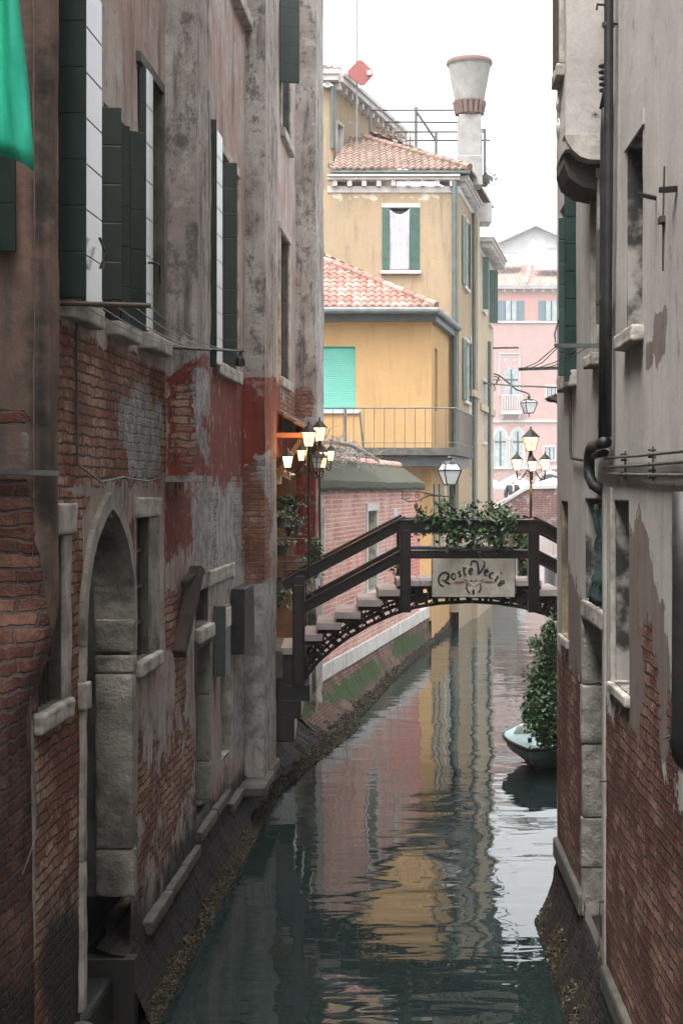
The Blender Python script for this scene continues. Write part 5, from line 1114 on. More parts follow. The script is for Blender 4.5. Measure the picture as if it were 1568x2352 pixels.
for x in (1158, 1180): c = FP(x, 826, YP - .07); mb.tube([c, c + Vector((0, .05, 0))], .2, 14)
mb.build_each('roundel', M['winpane'], PZ)
farwin(1255, 888, 1275, 914, PZ, 4); farwin(1250, 1027, 1272, 1056, PZ, 4)
for x0, x1 in ((1098, 1122), (1136, 1160), (1176, 1200)): farwin(x0, 985, x1, 1070, PZ, 5, gothic=True)
mb = MB()
for x in (1129, 1168): mb.pbox(PQ, FX(x - 2), FX(x + 2), FZ(1071), FZ(1008), .05, .25); mb.pbox(PQ, FX(x - 4), FX(x + 4), FZ(1010), FZ(1002), .04, .3)
mb.build_each('column', M['farwhite'], PZ)
mb = MB(); c0 = FP(1262, 1110, YP - .06); pts = [FP(1262 - 30 * math.cos(math.pi * k / 12), 1112 - 26 * math.sin(math.pi * k / 12), YP - .1) for k in range(13)]
mb.prism(pts, (0, .05, 0)); dd_ = mb.build('door', M['void'], PZ); mb = MB(); mb.tube(pts, .2, 6); mb.box(FX(1258), FX(1266), YP - .3, YP, FZ(1088), FZ(1078)); mb.build('arch', M['farwhite'], dd_)
# white house behind
WH = T('white_house', 'tall white gabled house rising behind the rose palace roof', 'building', (25, 190, 10))
Yh = 188.0; A = lambda a, b, y=Yh: FP(a, b, y)
mb = MB(); mb.prism([A(1040, 720), A(1040, 560), A(1128, 562), A(1230, 520), A(1335, 566), A(1400, 590), A(1400, 720)], (0, 10, 0)); mb.build('wall', M['whitewall'], WH)
mb = MB()
for (a, b, c, e) in ((1100, 573, 1230, 514), (1230, 514, 1400, 590)): mb.prism([A(a, b, Yh - .8), A(c, e, Yh - .8), A(c, e + 5, Yh - .8), A(a, b + 5, Yh - .8)], (0, 12, 0))
mb.build_each('roof', M['roofgrey'], WH)
mb = MB()
for (x0, y0, x1, y1) in ((1128, 580, 1142, 597), (1144, 580, 1155, 597), (1167, 581, 1191, 597), (1254, 569, 1275, 576)): mb.box(fx(x0, Yh), fx(x1, Yh), Yh - .05, Yh, zz(y1, Yh), zz(y0, Yh))
mb.build_each('window', M['winpane'], WH)
mb = MB()
for (x0, y0, x1, y1) in ((1188, 552, 1191, 600), (1195, 545, 1197, 600), (1252, 548, 1255, 600)): mb.box(fx(x0, Yh), fx(x1, Yh), Yh - .08, Yh, zz(y1, Yh), zz(y0, Yh))
mb.build_each('pilaster', M['whitewall'], WH)
# far quay
mb = MB(); mb.box(-40, 110, 152, 240, -1, 1.35); struct(mb.build('far_quay', M['pave']))
for i, (xa_, xb_, yt, yb) in enumerate(((1085, 1162, 1098, 1118), (1130, 1232, 1090, 1119), (1210, 1330, 1097, 1119))):
    t = T('market_umbrella', ['white canvas parasol at the left edge beside the ochre house', 'white canvas parasol just behind the person, tallest of the three', 'white canvas parasol right of the lamp post'][i], 'umbrella', (fx((xa_ + xb_) / 2, 156), 156, 1.35), 'white parasols on the far quay')
    c = FP((xa_ + xb_) / 2, yt, 156); r = (fx(xb_, 156) - fx(xa_, 156)) / 2; zb = zz(yb, 156)
    mb = MB(); mb.lathe((c.x, c.y, zb), [(r, -.2), (r, 0), (r * .5, (c.z - zb) * .62), (.02, c.z - zb)], 8, .39); mb.build('canopy', M['tent'], t)
    mb = MB(); mb.tube([(c.x, c.y, 1.35), (c.x, c.y, zb)], .05, 6); mb.build('pole', M['timber'], t)
mb = MB(); mb.lathe(FP(1203, 1150, 62.5), [(.09, -1.5), (.09, .1), (.12, .12), (.13, .5), (.09, .62), (.03, .72), (0, .8)], 10); tag(mb.build('mooring_post', M['blue']), 'pale blue mooring post right of the person on the brick bridge', 'post')
# brick bridge
FB = T('brick_bridge', 'distant brick canal bridge with pale stone parapet coping', 'bridge', (8, 61, 0))
Yb = 60.0
def bridge_body(mb, y0, t):
    top = [(1040, 1215), (1130, 1172), (1206, 1124), (1215, 1121), (1400, 1117), (1500, 1150)]
    bot = [(1500, 1300), (1420, 1225), (1360, 1207), (1300, 1206), (1262, 1212), (1225, 1228), (1195, 1255), (1170, 1300), (1158, 1365), (1040, 1365)]
    P_ = [FP(a, b, Yb) for a, b in top + bot]; P_ = [Vector((p.x, y0, p.z)) for p in P_]; mb.prism(P_, (0, t, 0))
mb = MB(); bridge_body(mb, Yb, .35); mb.uv = [(p[0], p[2]) for p in mb.v]; o = mb.build('wall', M['fbrick'], FB)
at = o.data.color_attributes.new('mask', 'FLOAT_COLOR', 'POINT'); at.data.foreach_set('color', [1., 0., .35, 0.] * len(mb.v))
mb = MB(); 
def strip(mb, pts, y0, t, hgt, up=0):
    for (a, b) in zip(pts[:-1], pts[1:]):
        p, q_ = FP(a[0], a[1], Yb), FP(b[0], b[1], Yb); mb.hexa([(p.x, y0, p.z - hgt), (q_.x, y0, q_.z - hgt), (q_.x, y0 + t, q_.z - hgt), (p.x, y0 + t, p.z - hgt), (p.x, y0, p.z), (q_.x, y0, q_.z), (q_.x, y0 + t, q_.z), (p.x, y0 + t, p.z)])
strip(mb, [(1040, 1208), (1130, 1165), (1206, 1118), (1215, 1115), (1400, 1111), (1500, 1144)], Yb - .06, .5, .14)
mb.build('coping', M['farwhite'], FB)
mb = MB(); strip(mb, [(1158, 1365), (1170, 1300), (1195, 1255), (1225, 1228), (1262, 1212), (1300, 1206), (1360, 1207), (1420, 1225), (1500, 1300)][::1], Yb - .05, 3.6, .16); mb.build('arch', M['farwhite'], FB)
mb = MB(); mb.prism([Vector((p.x, Yb + .3, p.z)) for p in [FP(a, b, Yb) for a, b in [(1040, 1245), (1130, 1210), (1206, 1175), (1300, 1165), (1300, 1200), (1225, 1222), (1158, 1350), (1040, 1360)]]], (0, 3.2, 0)); mb.build('deck', M['pave'], FB)
mb = MB(); mb.box(-3, fx(1155, 58), 53.5, 64, -1, 1.6); mb.box(8.5, 30, 40, 64, -1, 1.2); struct(mb.build('side_quay', M['pave']))
# person on the bridge
PS = T('person', 'person with blond hair, dark coat and beige scarf on the brick bridge', 'person', (fx(1176, 60.9), 60.9, zz(1195, 60.9)))
sx = lambda px: fx(px, 60.9); base = PS.location.z; X0 = sx(1176)
def skin_body(name, verts, edges, mat, parent, sub=2):
    me = bpy.data.meshes.new(name); o_ = ORG[parent.name]; me.from_pydata([(x - o_[0], y - o_[1], z - o_[2]) for x, y, z, r in verts], edges, []); me.materials.append(mat)
    o = bpy.data.objects.new(name, me); COL.objects.link(o); o.parent = parent; ORG[o.name] = o_
    m_ = o.modifiers.new('skin', 'SKIN'); m_.use_smooth_shade = True
    for i, v in enumerate(me.skin_vertices[0].data): r = verts[i][3]; v.radius = (r, r) if not isinstance(r, tuple) else r; v.use_root = (i == 0)
    s_ = o.modifiers.new('sub', 'SUBSURF'); s_.levels = sub; s_.render_levels = sub; return o
Hh = 1.66; y_ = 60.9
V = [(X0, y_, base + .88, .15), (X0, y_, base + 1.12, (.16, .12)), (X0, y_, base + 1.32, (.17, .12)), (X0, y_, base + 1.43, .06), (X0 + .02, y_ - .01, base + 1.52, .085), (X0 + .02, y_ - .01, base + 1.64, .07),
     (X0 - .19, y_, base + 1.35, .075), (X0 - .27, y_ + .02, base + 1.06, .065), (X0 - .25, y_ - .04, base + .83, .045), (X0 + .19, y_, base + 1.35, .075), (X0 + .28, y_ + .02, base + 1.07, .065), (X0 + .26, y_ - .06, base + .84, .045),
     (X0 - .09, y_, base + .82, .11), (X0 - .10, y_ - .08, base + .45, .07), (X0 - .10, y_ - .02, base + .05, .05), (X0 + .09, y_, base + .82, .11), (X0 + .10, y_ + .1, base + .45, .07), (X0 + .10, y_ + .18, base + .07, .05)]
E = [(0, 1), (1, 2), (2, 3), (3, 4), (4, 5), (2, 6), (6, 7), (7, 8), (2, 9), (9, 10), (10, 11), (0, 12), (12, 13), (13, 14), (0, 15), (15, 16), (16, 17)]
skin_body('body', V, E, M['skin'], PS)
coat = [(x, y, z, (r if not isinstance(r, tuple) else r[0]) + .025) for x, y, z, r in [V[0], V[1], V[2], (X0, y_, base + 1.40, .07), V[6], V[7], (V[8][0], V[8][1], V[8][2] + .05, .05), V[9], V[10], (V[11][0], V[11][1], V[11][2] + .05, .05), (X0, y_, base + .62, .19)]]
skin_body('coat', coat, [(0, 1), (1, 2), (2, 3), (2, 4), (4, 5), (5, 6), (2, 7), (7, 8), (8, 9), (0, 10)], M['coat'], PS)
skin_body('hair', [(X0, y_ + .03, base + 1.64, .095), (X0 - .02, y_ + .05, base + 1.54, .10), (X0 - .05, y_ + .03, base + 1.38, .07), (X0 - .06, y_ - .02, base + 1.26, .04), (X0 + .07, y_ + .03, base + 1.42, .04)], [(0, 1), (1, 2), (2, 3), (1, 4)], M['hair'], PS)
skin_body('scarf', [(X0, y_ - .10, base + 1.44, .05), (X0 + .03, y_ - .16, base + 1.30, .045), (X0 + .02, y_ - .17, base + 1.12, .04)], [(0, 1), (1, 2)], M['scarf'], PS)
mb = MB(); f0 = Vector((X0 + .02, y_ - .095, base + 1.57)); mb.lathe(f0 + Vector((-.03, 0, .01)), [(0, 0), (.011, .006), (0, .012)], 6); mb.lathe(f0 + Vector((.03, 0, .01)), [(0, 0), (.011, .006), (0, .012)], 6); mb.box(f0.x - .025, f0.x + .025, f0.y + .0, f0.y + .012, f0.z - .055, f0.z - .045)
mb.build('face', M['coat'], PS); mb = MB(); mb.tube([f0 + Vector((0, .0, .0)), f0 + Vector((0, -.025, -.03))], [.01, .014], 6); mb.build('nose', M['skin'], PS)
# ================================================================ foot bridge
BR = T('foot_bridge', 'dark timber and iron arched foot bridge with handrails crossing the canal to the restaurant', 'bridge', (2, 22.4, 1))
YF, YK = 20.4, 21.6; dY = YK - YF; BC = fx(1077, YF)
def BP(px, py, y=YF): p = FP(px, py, YF); return Vector((p.x, y, p.z))
def mir(p): return Vector((2 * BC - p.x, p.y, p.z))
for y in (YF, YK):
    for a, b in ((686, None), (930, None)):
        for mfn in (lambda p: p, mir):
            mb = MB(); w_ = .165 if a == 686 else .145
            t_, bt_ = (1322, 1575) if a == 686 else (1196, 1406)
            p = mfn(BP(a, t_, y)); q_ = mfn(BP(a, bt_, y)); mb.box(p.x - w_ / 2, p.x + w_ / 2, y - .08, y + .08, q_.z, p.z); mb.box(p.x - w_ / 2 + .02, p.x + w_ / 2 - .02, y - .095, y - .079, q_.z + .02, p.z - .12)
            mb.build('post', M['bridge'], BR, bevel=.012)
    for (pts, hh, ww) in (([(652, 1346), (930, 1200)], .135, .10), ([(690, 1402), (928, 1274)], .125, .08)):
        for mfn in (lambda p: p, mir):
            mb = MB(); p, q_ = mfn(BP(*pts[0], y)), mfn(BP(*pts[1], y)); mb.bar(p - Vector((0, .0, 0)), q_, ww, hh); mb.bar(p + Vector((0, 0, .075)), q_ + Vector((0, 0, .075)), ww + .07, .035); mb.build('handrail', M['bridge'], BR, bevel=.012)
    mb = MB(); mb.box(BP(922, 0).x, mir(BP(922, 0)).x, y - .06, y + .06, BP(0, 1224).z, BP(0, 1199).z); mb.box(BP(918, 0).x, mir(BP(918, 0)).x, y - .095, y + .095, BP(0, 1199).z, BP(0, 1194).z + .01); mb.build('handrail', M['bridge'], BR, bevel=.01)
    mb = MB(); mb.box(BP(940, 0).x, mir(BP(940, 0)).x, y - .045, y + .045, BP(0, 1283).z, BP(0, 1266).z); mb.tube([BP(940, 1266, y - .02), mir(BP(940, 1266, y - .02))], .03, 8); mb.build('handrail', M['bridge'], BR, bevel=.01)
# treads
TRD = [(645, 692, 1487), (693, 740, 1456), (727, 783, 1430), (769, 828, 1405), (820, 874, 1377), (867, 932, 1353)]
for (a, b, c) in TRD:
    for mfn in (lambda p: p, mir):
        p, q_ = mfn(BP(a, c)), mfn(BP(b, c)); x0, x1 = sorted((p.x, q_.x)); mb = MB(); mb.box(x0, x1, YF - .04, YK + .04, p.z - .095, p.z); mb.build('tread', M['tread'], BR, bevel=.006)
        mb = MB(); mb.box(x0 + .02, x1 - .02, YF + .02, YK - .02, p.z - .15, p.z - .097); mb.build('tread_bearer', M['iron'], BR)
mb = MB(); xL, xR = BP(912, 0).x, mir(BP(912, 0)).x; k = 0; x = xL
while x < xR: mb.box(x, min(x + .295, xR), YF - .05, YK + .05, BP(0, 1346).z, BP(0, 1333).z); x += .30
mb.build_each('deck', M['tread'], BR, bevel=.005); mb = MB(); mb.box(xL, xR, YF, YF + .06, BP(0, 1353).z, BP(0, 1346.5).z); mb.box(xL, xR, YK - .06, YK, BP(0, 1353).z, BP(0, 1346.5).z); mb.build_each('deck_bearer', M['iron'], BR)
# iron arch trusses
low = [(690, 1578), (705, 1552), (730, 1520), (760, 1494), (800, 1464), (850, 1435), (900, 1412), (950, 1396), (1010, 1386), (1077, 1382)]
upp = [(682, 1560), (694, 1530), (712, 1502), (742, 1476), (782, 1447), (836, 1415), (890, 1388), (945, 1370), (1008, 1360), (1077, 1357)]
mid = [((a[0] + b[0]) / 2, (a[1] + b[1]) / 2) for a, b in zip(low, upp)]
for y in (YF + .05, YK - .05):
    mb = MB()
    for line, w_ in ((low, .045), (upp, .03), (mid, .018)):
        L_ = [BP(a, b, y) for a, b in line]; L_ += [mir(p) for p in L_[-2::-1]]
        for p, q_ in zip(L_[:-1], L_[1:]): mb.bar(p, q_, .05, w_)
    mb.build('arch_rib', M['iron'], BR)
    mb = MB()
    def along(line, t):
        s_ = t * (len(line) - 1); i = min(int(s_), len(line) - 2); f = s_ - i; return (line[i][0] + (line[i + 1][0] - line[i][0]) * f, line[i][1] + (line[i + 1][1] - line[i][1]) * f)
    for k in range(25):
        t = k / 24
        for mfn in ((lambda p: p), mir):
            p, q_ = mfn(BP(*along(low, t), y)), mfn(BP(*along(upp, t), y)); mb.bar(p, q_, .05, .035 if k % 3 else .075)
    for k in range(12):
        for mfn in ((lambda p: p), mir): p, q_ = mfn(BP(*along(low, k / 12), y)), mfn(BP(*along(upp, (k + 1) / 12), y)); mb.bar(p, q_, .02, .015)
    mb.build('lattice', M['iron'], BR)
    mb = MB()
    for (a, b, c) in TRD:
        for mfn in ((lambda p: p), mir):
            zt = BP(a, c).z - .1; xm_ = (BP(a, 0).x + BP(b, 0).x) / 2
            for dx in (-.1, .05, .14):
                px = CX + F * (xm_ + dx) / YF
                yy = None
                for (u_, v_) in zip(upp[:-1], upp[1:]):
                    if u_[0] <= px <= v_[0]: yy = u_[1] + (v_[1] - u_[1]) * (px - u_[0]) / (v_[0] - u_[0])
                if yy: mb.bar(mfn(BP(px, yy, y)), mfn(Vector((xm_ + dx, y, zt))), .03, .03)
    for px, w_ in ((968, .08), (1000, .05), (1040, .05), (1077, .05)):
        for mfn in ((lambda p: p), mir): mb.bar(mfn(BP(px, 1386, y)), mfn(BP(px - 10, 1350, y)), .05, w_)
    mb.build('strut', M['iron'], BR)
for mfn in ((lambda p: p), mir):
    for (a, b, c, e) in ((640, 700, 1500, 1575), (645, 712, 1570, 1610), (643, 692, 1605, 1650), (648, 676, 1645, 1705)):
        p, q_ = mfn(BP(a, c)), mfn(BP(b, e)); x0, x1 = sorted((p.x, q_.x)); x0 -= .25 if p.x < BC else 0; x1 += .25 if p.x > BC else 0; mb = MB(); mb.box(x0, x1, YF - .02, YK + .1, q_.z, p.z); mb.build('abutment_timber', M['bridge'], BR, bevel=.02)
mb = MB(); mb.box(-1.6, BP(650, 0).x, YF - .3, YK + .3, BP(0, 1500).z - .3, BP(0, 1487).z - .02); mb.build('landing', M['stone_dark'], BR)
# sign
SG = T('sign_board', 'weathered grey restaurant name board with curly dark lettering and winged emblem hung on the bridge', 'sign', (fx(1085, YF), YF - .1, 2.5))
mb = MB(); mb.box(fx(991.5, YF - .1), fx(1181, YF - .1), YF - .13, YF - .10, zz(1371, YF - .1), zz(1283, YF - .1)); mb.build('board', M['board'], SG, bevel=.004)
mb = MB(); x0, x1, z0, z1 = fx(991.5, YF - .1), fx(1181, YF - .1), zz(1371, YF - .1), zz(1283, YF - .1)
for a, b, c, e in ((x0 - .008, x0, z0, z1), (x1, x1 + .008, z0, z1)): mb.box(a, b, YF - .135, YF - .09, c, e)
mb.build('frame', M['iron'], SG)
def SP(a, b): return FP((1500 + a * 500 / 1568) * .6272, (1950 + b * 500 / 1568) * .6272, YF - .1315)
def arc(cx, cy, rx, ry, a0, a1, n=12, rot=0):
    out = []
    for k in range(n + 1):
        t = R(a0 + (a1 - a0) * k / n); x, y = rx * math.cos(t), -ry * math.sin(t); cr, sr = math.cos(R(rot)), math.sin(R(rot)); out.append((cx + x * cr - y * sr, cy + x * sr + y * cr))
    return out
ST = [(arc(400, 540, 72, 80, 80, 265, 14) , 7), ([(345, 490), (370, 465), (405, 455), (440, 470), (450, 500), (435, 530), (410, 550), (380, 552), (372, 540)], 8), ([(430, 500), (420, 540), (400, 575)], 6), ([(395, 545), (420, 572), (460, 590)], 7), ([(340, 590), (360, 608), (380, 610)], 8),
      (arc(503, 505, 24, 32, 0, 360, 16), 7), ([(585, 448), (565, 447), (557, 462), (570, 475), (583, 490), (575, 505), (558, 505)], 7), ([(615, 395), (620, 450), (630, 485), (645, 493)], 8), ([(605, 420), (650, 405)], 6),
      ([(672, 450), (700, 448), (718, 432), (712, 412), (692, 412), (676, 435), (680, 465), (700, 480), (722, 468)], 7), ([(700, 385), (693, 365), (715, 355)], 6),
      ([(700, 350), (710, 330), (740, 325), (768, 340), (782, 400), (780, 480)], 8), ([(780, 480), (820, 440), (852, 385), (858, 350), (838, 322)], 7), ([(770, 345), (790, 420), (788, 470)], 6),
      ([(850, 465), (880, 460), (895, 440), (885, 425), (865, 432), (853, 465), (865, 492), (888, 492)], 7), ([(965, 465), (940, 458), (918, 475), (910, 500), (922, 520), (942, 522)], 7), ([(1010, 495), (995, 530), (978, 550), (985, 560)], 8), ([(1040, 468), (1052, 462)], 8),
      ([(1025, 585), (1060, 592), (1082, 578), (1078, 555), (1055, 555), (1030, 575), (1010, 598), (1025, 610), (1050, 605)], 7),
      (arc(733, 625, 82, 78, 150, 235, 10), 5), (arc(733, 625, 82, 78, 30, -55, 10), 5), ([(655, 600), (650, 640), (668, 680), (690, 697)], 6), ([(812, 600), (815, 640), (800, 675), (780, 690)], 6), ([(690, 560), (705, 548), (722, 560)], 4), ([(740, 560), (760, 548), (775, 560)], 4)]
mb = MB(); mbo = MB()
for pts, r in ST: mb.tube([SP(a, b) for a, b in pts], [r * .00142 * (0.55 + .75 * math.sin(math.pi * (i + .7) / (len(pts) + .4))) for i in range(len(pts))], 6)
mb.prism([SP(728, 645), SP(745, 675), SP(740, 705), SP(728, 725), SP(715, 705), SP(710, 675)], (0, -.003, 0)); mb.build('lettering', M['ink'], SG)
for poly in ([(485, 583), (530, 562), (590, 558), (640, 570), (600, 585), (540, 590)], [(980, 570), (930, 555), (880, 555), (835, 568), (870, 582), (930, 585)], [(600, 540), (650, 543), (680, 565), (640, 558)], [(865, 533), (820, 540), (785, 560), (830, 558)]): mbo.prism([SP(a, b) for a, b in poly], (0, -.002, 0))
mbo.tube([SP(640, 570), SP(700, 600), SP(733, 630), SP(780, 598), SP(835, 568)], .004, 5); mbo.tube([SP(655, 580), SP(650, 595), SP(700, 620)], .003, 5); mbo.build('emblem', M['ochre'], SG)
# ivy along the bridge and its trough
IV = T('ivy_trough', 'long trough of ivy spilling over the top rail of the foot bridge', 'plant', (2, 20.5, 3.4))
mb = MB(); mb.box(fx(985, 20.6), fx(1175, 20.6), 20.5, 20.68, zz(1212, 20.6), zz(1190, 20.6)); mb.build('trough', M['pot'], IV, bevel=.01)
mb = MB()
def clump(px, py, sx_, sy_, n, y=20.5, sy2=.13, size=.07): 
    return [Vector((fx(px + random.gauss(0, sx_), 20.5), y + random.gauss(0, sy2), zz(py + random.gauss(0, sy_), 20.5))) for _ in range(n)]
for (a, b, s_, t_, n) in ((1010, 1202, 17, 17, 150), (1048, 1212, 14, 20, 150), (1105, 1220, 18, 17, 140), (1142, 1212, 15, 20, 170), (1165, 1195, 9, 14, 90), (1015, 1170, 9, 10, 60), (975, 1190, 12, 10, 60), (1065, 1178, 9, 9, 60), (1120, 1185, 14, 10, 60), (1040, 1240, 12, 12, 80), (1090, 1245, 10, 14, 80), (1150, 1245, 14, 14, 120)):
    mb.leaves(clump(a, b, s_, t_, n, 20.36), .074, droop=.3)
mb.build('leaves', M['leaf'], IV); mb = MB()
for (a, b, s_, t_, n) in ((965, 1178, 6, 10, 50), (1018, 1160, 8, 10, 55), (1080, 1168, 7, 8, 40), (1130, 1162, 11, 8, 60), (1158, 1180, 8, 8, 40), (990, 1195, 10, 5, 40), (960, 1192, 8, 3, 30), (1172, 1195, 6, 5, 20)):
    mb.leaves(clump(a, b, s_, t_, n, 20.4), .066)
mb.build('young_leaves', M['leaf2'], IV)
mb = MB()
for (a, b) in ((1012, 1160), (1060, 1175), (1130, 1160), (1160, 1175), (968, 1180), (1095, 1175)): mb.tube([FP(a + 3, 1205, 20.5), FP(a, b - 4, 20.45)], .006, 5)
mb.build('stem', M['bark'], IV)
def hanging(px, y0, y1, spread, n, Y, lbl, size=.055, mat='leaf2', grp='trailing ivy on the foot bridge'):
    mb = MB(); pts = []
    for k in range(max(3, n // 45)):
        p = Vector((fx(px + random.uniform(-spread, spread), Y), Y + random.uniform(-.06, .06), zz(y0, Y))); L = (y1 - y0) * random.uniform(.5, 1.0) / F * Y; seg = [p]
        for j in range(8): p = p + Vector((random.gauss(0, .02), random.gauss(0, .015), -L / 8)); seg.append(p)
        mb.tube(seg, .004, 4)
        for j in range(n // max(3, n // 45)): t = random.random(); i = min(7, int(t * 8)); pts.append(seg[i].lerp(seg[i + 1], t * 8 - i) + Vector((random.gauss(0, .03), random.gauss(0, .03), random.gauss(0, .02))))
    mb.leaves(pts, size, droop=.8); tag(mb.build('trailing_ivy', M[mat]), lbl, 'plant', grp)
hanging(1195, 1215, 1275, 22, 520, 21.4, 'trailing ivy hanging from the top rail just left of the right bridge posts')
hanging(1210, 1270, 1345, 7, 130, 21.4, 'thin ivy strand dangling beside the right bridge posts below the middle rail')
hanging(915, 1265, 1335, 9, 260, 21.5, 'ivy strand hanging behind the left middle post of the bridge')
hanging(960, 1205, 1245, 18, 120, 21.3, 'sparse ivy hanging under the top rail left of the big clump')
hanging(720, 1240, 1365, 9, 380, 21.1, 'ivy climbing down behind the lower handrail by the lamp posts')
# planters and pots by the entrance
def pot(px, py, Y, s, lbl, n=160, sz=.06, mat='leaf3', drop=.0):
    t = T('hanging_pot', lbl, 'plant pot', tuple(FP(px, py, Y)), 'plant pots by the restaurant door')
    c = FP(px, py, Y); mb = MB(); mb.lathe((c.x, c.y, c.z - s), [(s * .55, 0), (s * .75, s * .9), (s * .85, s), (s * .7, s)], 14); mb.build('pot', M['pot'], t)
    mb = MB(); mb.leaves([c + Vector((random.gauss(0, s * .9), random.gauss(0, s * .7), abs(random.gauss(0, s * .6)) - (drop * random.random() ** .6))) for _ in range(n)], sz, droop=.4); mb.build('leaves', M[mat], t)
    mb = MB(); mb.tube([c + Vector((-.35, .02, .0)), c + Vector((0, 0, -s * .3))], .01, 5); mb.build('bracket', M['iron'], t)
pot(643, 1190, 22.6, .14, 'small dark pot on the wall, topmost left beside the restaurant door')
pot(672, 1208, 23.4, .16, 'dark pot with grey green leaves under the lamp arm, right of the topmost pot')
pot(645, 1252, 22.6, .17, 'widest dark pot on a bracket halfway down beside the restaurant door', 120)
pot(668, 1165, 24.4, .16, 'shadowed pot highest up behind the lamp post', 220, .07, 'leaf')
pot(632, 1325, 22.3, .13, 'pot with long blue green leaves trailing down the wall beside the lower handrail', 380, .06, 'leaf3', .5)
mb = MB()
for (x0, y0, x1, y1, Y) in ((650, 1238, 735, 1238, 21.6), (655, 1278, 735, 1278, 21.6), (640, 1290, 706, 1290, 20.3), (645, 1310, 706, 1310, 20.3), (655, 1240, 655, 1330, 21.6)): mb.tube([FP(x0, y0, Y), FP(x1, y1, Y)], .011, 6)
tag(mb.build('iron_railing', M['iron']), 'thin black iron bars fenced between the wall and the two lamp posts', 'railing')
# ---------------------------------------------------------------- lamps
def lantern(mbx, c, w, h, parent, lit=True, hot=False, sides=6, name='lantern'):
    """c: middle of the glass base; w: width at the top of the glass; h: glass height"""
    c = Vector(c); r1 = w / 2; r0 = r1 * .6; rot = R(30)
    mb = MB(); mb.lathe(c, [(r0 * .3, -.05 * h), (r0 + .008, -.04 * h), (r0 + .008, 0.01 * h)], sides, rot)
    mb.lathe(c, [(r1 * 1.22, h * .99), (r1 * 1.16, h * 1.03), (r1 * .62, h * 1.34), (r1 * .12, h * 1.62), (r1 * .10, h * 1.66), (r1 * .16, h * 1.74), (0, h * 1.82)], sides, rot)
    for k in range(sides):
        a = 2 * math.pi * k / sides + rot; ca, sa = math.cos(a), math.sin(a)
        mb.tube([c + Vector((r0 * ca, r0 * sa, 0)), c + Vector((r1 * ca, r1 * sa, h))], .006, 5)
        a2 = a + math.pi / sides; rm = (r0 + r1) / 2; b_ = 2 * math.pi * (k + 1) / sides + rot
        for f in (.5,): rr = r0 + (r1 - r0) * f; mb.tube([c + Vector((rr * ca, rr * sa, h * f)), c + Vector((rr * math.cos(b_), rr * math.sin(b_), h * f))], .003, 4)
    l = mb.build(name, M['iron'], parent)
    mb = MB(); mb.lathe(c, [(r0 * .97, 0), (r1 * .97, h * .98)], sides, rot); mb.build('glass', M['glow_hot'] if hot else M['glow'] if lit else M['frost'], l)
    return l
def lamp_post(base, ztop, arms, label, big, power, group='three armed wrought iron lamps on the foot bridge', pr=.018, off=()):
    t = T('lamp_post', label, 'street lamp', tuple(base), group); b = Vector(base)
    zc = ztop - big[1] * 1.82
    mb = MB(); mb.tube([b, b + Vector((.004, 0, .5)), b + Vector((-.004, 0, 1.0)), Vector((b.x, b.y, zc - .25))], pr, 8); mb.tube([Vector((b.x, b.y, zc - .27)), Vector((b.x, b.y, zc - .12)), Vector((b.x, b.y, zc))], [.03, .045, .02], 8); mb.build('pole', M['iron'], t)
    lantern(None, (b.x, b.y, zc), big[0], big[1], t, True)
    for i, (dx, dy, dz, w_, h_, lit) in enumerate(arms):
        c = Vector((b.x + dx, b.y + dy, zc + dz)); s_ = b.copy(); s_.z = c.z - .03; e_ = c - Vector((0, 0, .01))
        mb = MB(); hd = Vector((dx, dy, 0)); pts = [s_ + hd * .04 + Vector((0, 0, -.02)), s_ + hd * .25 + Vector((0, 0, .03)), s_ + hd * .5 + Vector((0, 0, -.05)), s_ + hd * .75 + Vector((0, 0, -.11)), s_ + hd * .95 + Vector((0, 0, -.10)), s_ + hd + Vector((0, 0, -.03)), e_]
        mb.tube(pts, .011, 6)
        u = hd.normalized()
        for (oc, rr, sg) in ((.22, .032, 1), (.86, .03, -1)):
            cc = s_ + hd * oc + Vector((0, 0, -.045 if sg > 0 else -.045)); mb.tube([cc + u * (rr * (1 - k / 16) * math.cos(k * .6) * sg) + Vector((0, 0, rr * (1 - k / 16) * math.sin(k * .6))) for k in range(13)], .005, 4)
        mb.build('arm', M['iron'], t)
        lantern(None, c, w_, h_, t, lit != 0, lit == 2)
    pl = bpy.data.lights.new('lamp_light', 'POINT'); pl.energy = power; pl.color = (1, .52, .18); pl.shadow_soft_size = .12
    lo = bpy.data.objects.new('lamp_light', pl); COL.objects.link(lo); lo.parent = t; lo.location = (off[0], off[1], off[2]) if off else (0, -.02, ztop - b.z - .9)
    return t
lamp_post(FP(1218, 1199, 21.6), zz(979, 21.6), [(-.20, -.02, -.275, .163, .145, 2), (.20, -.02, -.275, .163, .145, 2), (.0, -.165, -.29, .14, .135, 2)], 'wrought iron lamp post with four amber lanterns at the right end of the bridge', (.235, .19), 3)
lamp_post(FP(709, 1330, 20.25), zz(967, 20.25), [(-.28, .02, -.28, .163, .145, 2), (.11, -.10, -.29, .163, .145, 0), (.185, .1, -.28, .13, .126, 1)], 'front left lamp post, its lowest front lantern dark, beside the restaurant door', (.215, .185), 8, off=(-.27, .25, 1.75))
lamp_post(FP(734, 1300, 21.6), zz(958, 21.6), [(-.26, .0, -.28, .145, .145, 1), (.05, -.13, -.31, .136, .145, 1), (.155, .02, -.28, .136, .136, 1)], 'rear left lamp post just behind the front one with four lit lanterns', (.215, .185), 7, off=(-.1, .25, 1.6))
cm = T('camera_housing', 'white security camera on the wall under the lit lamp arm', 'security camera', tuple(FP(655, 1090, 22.8)))
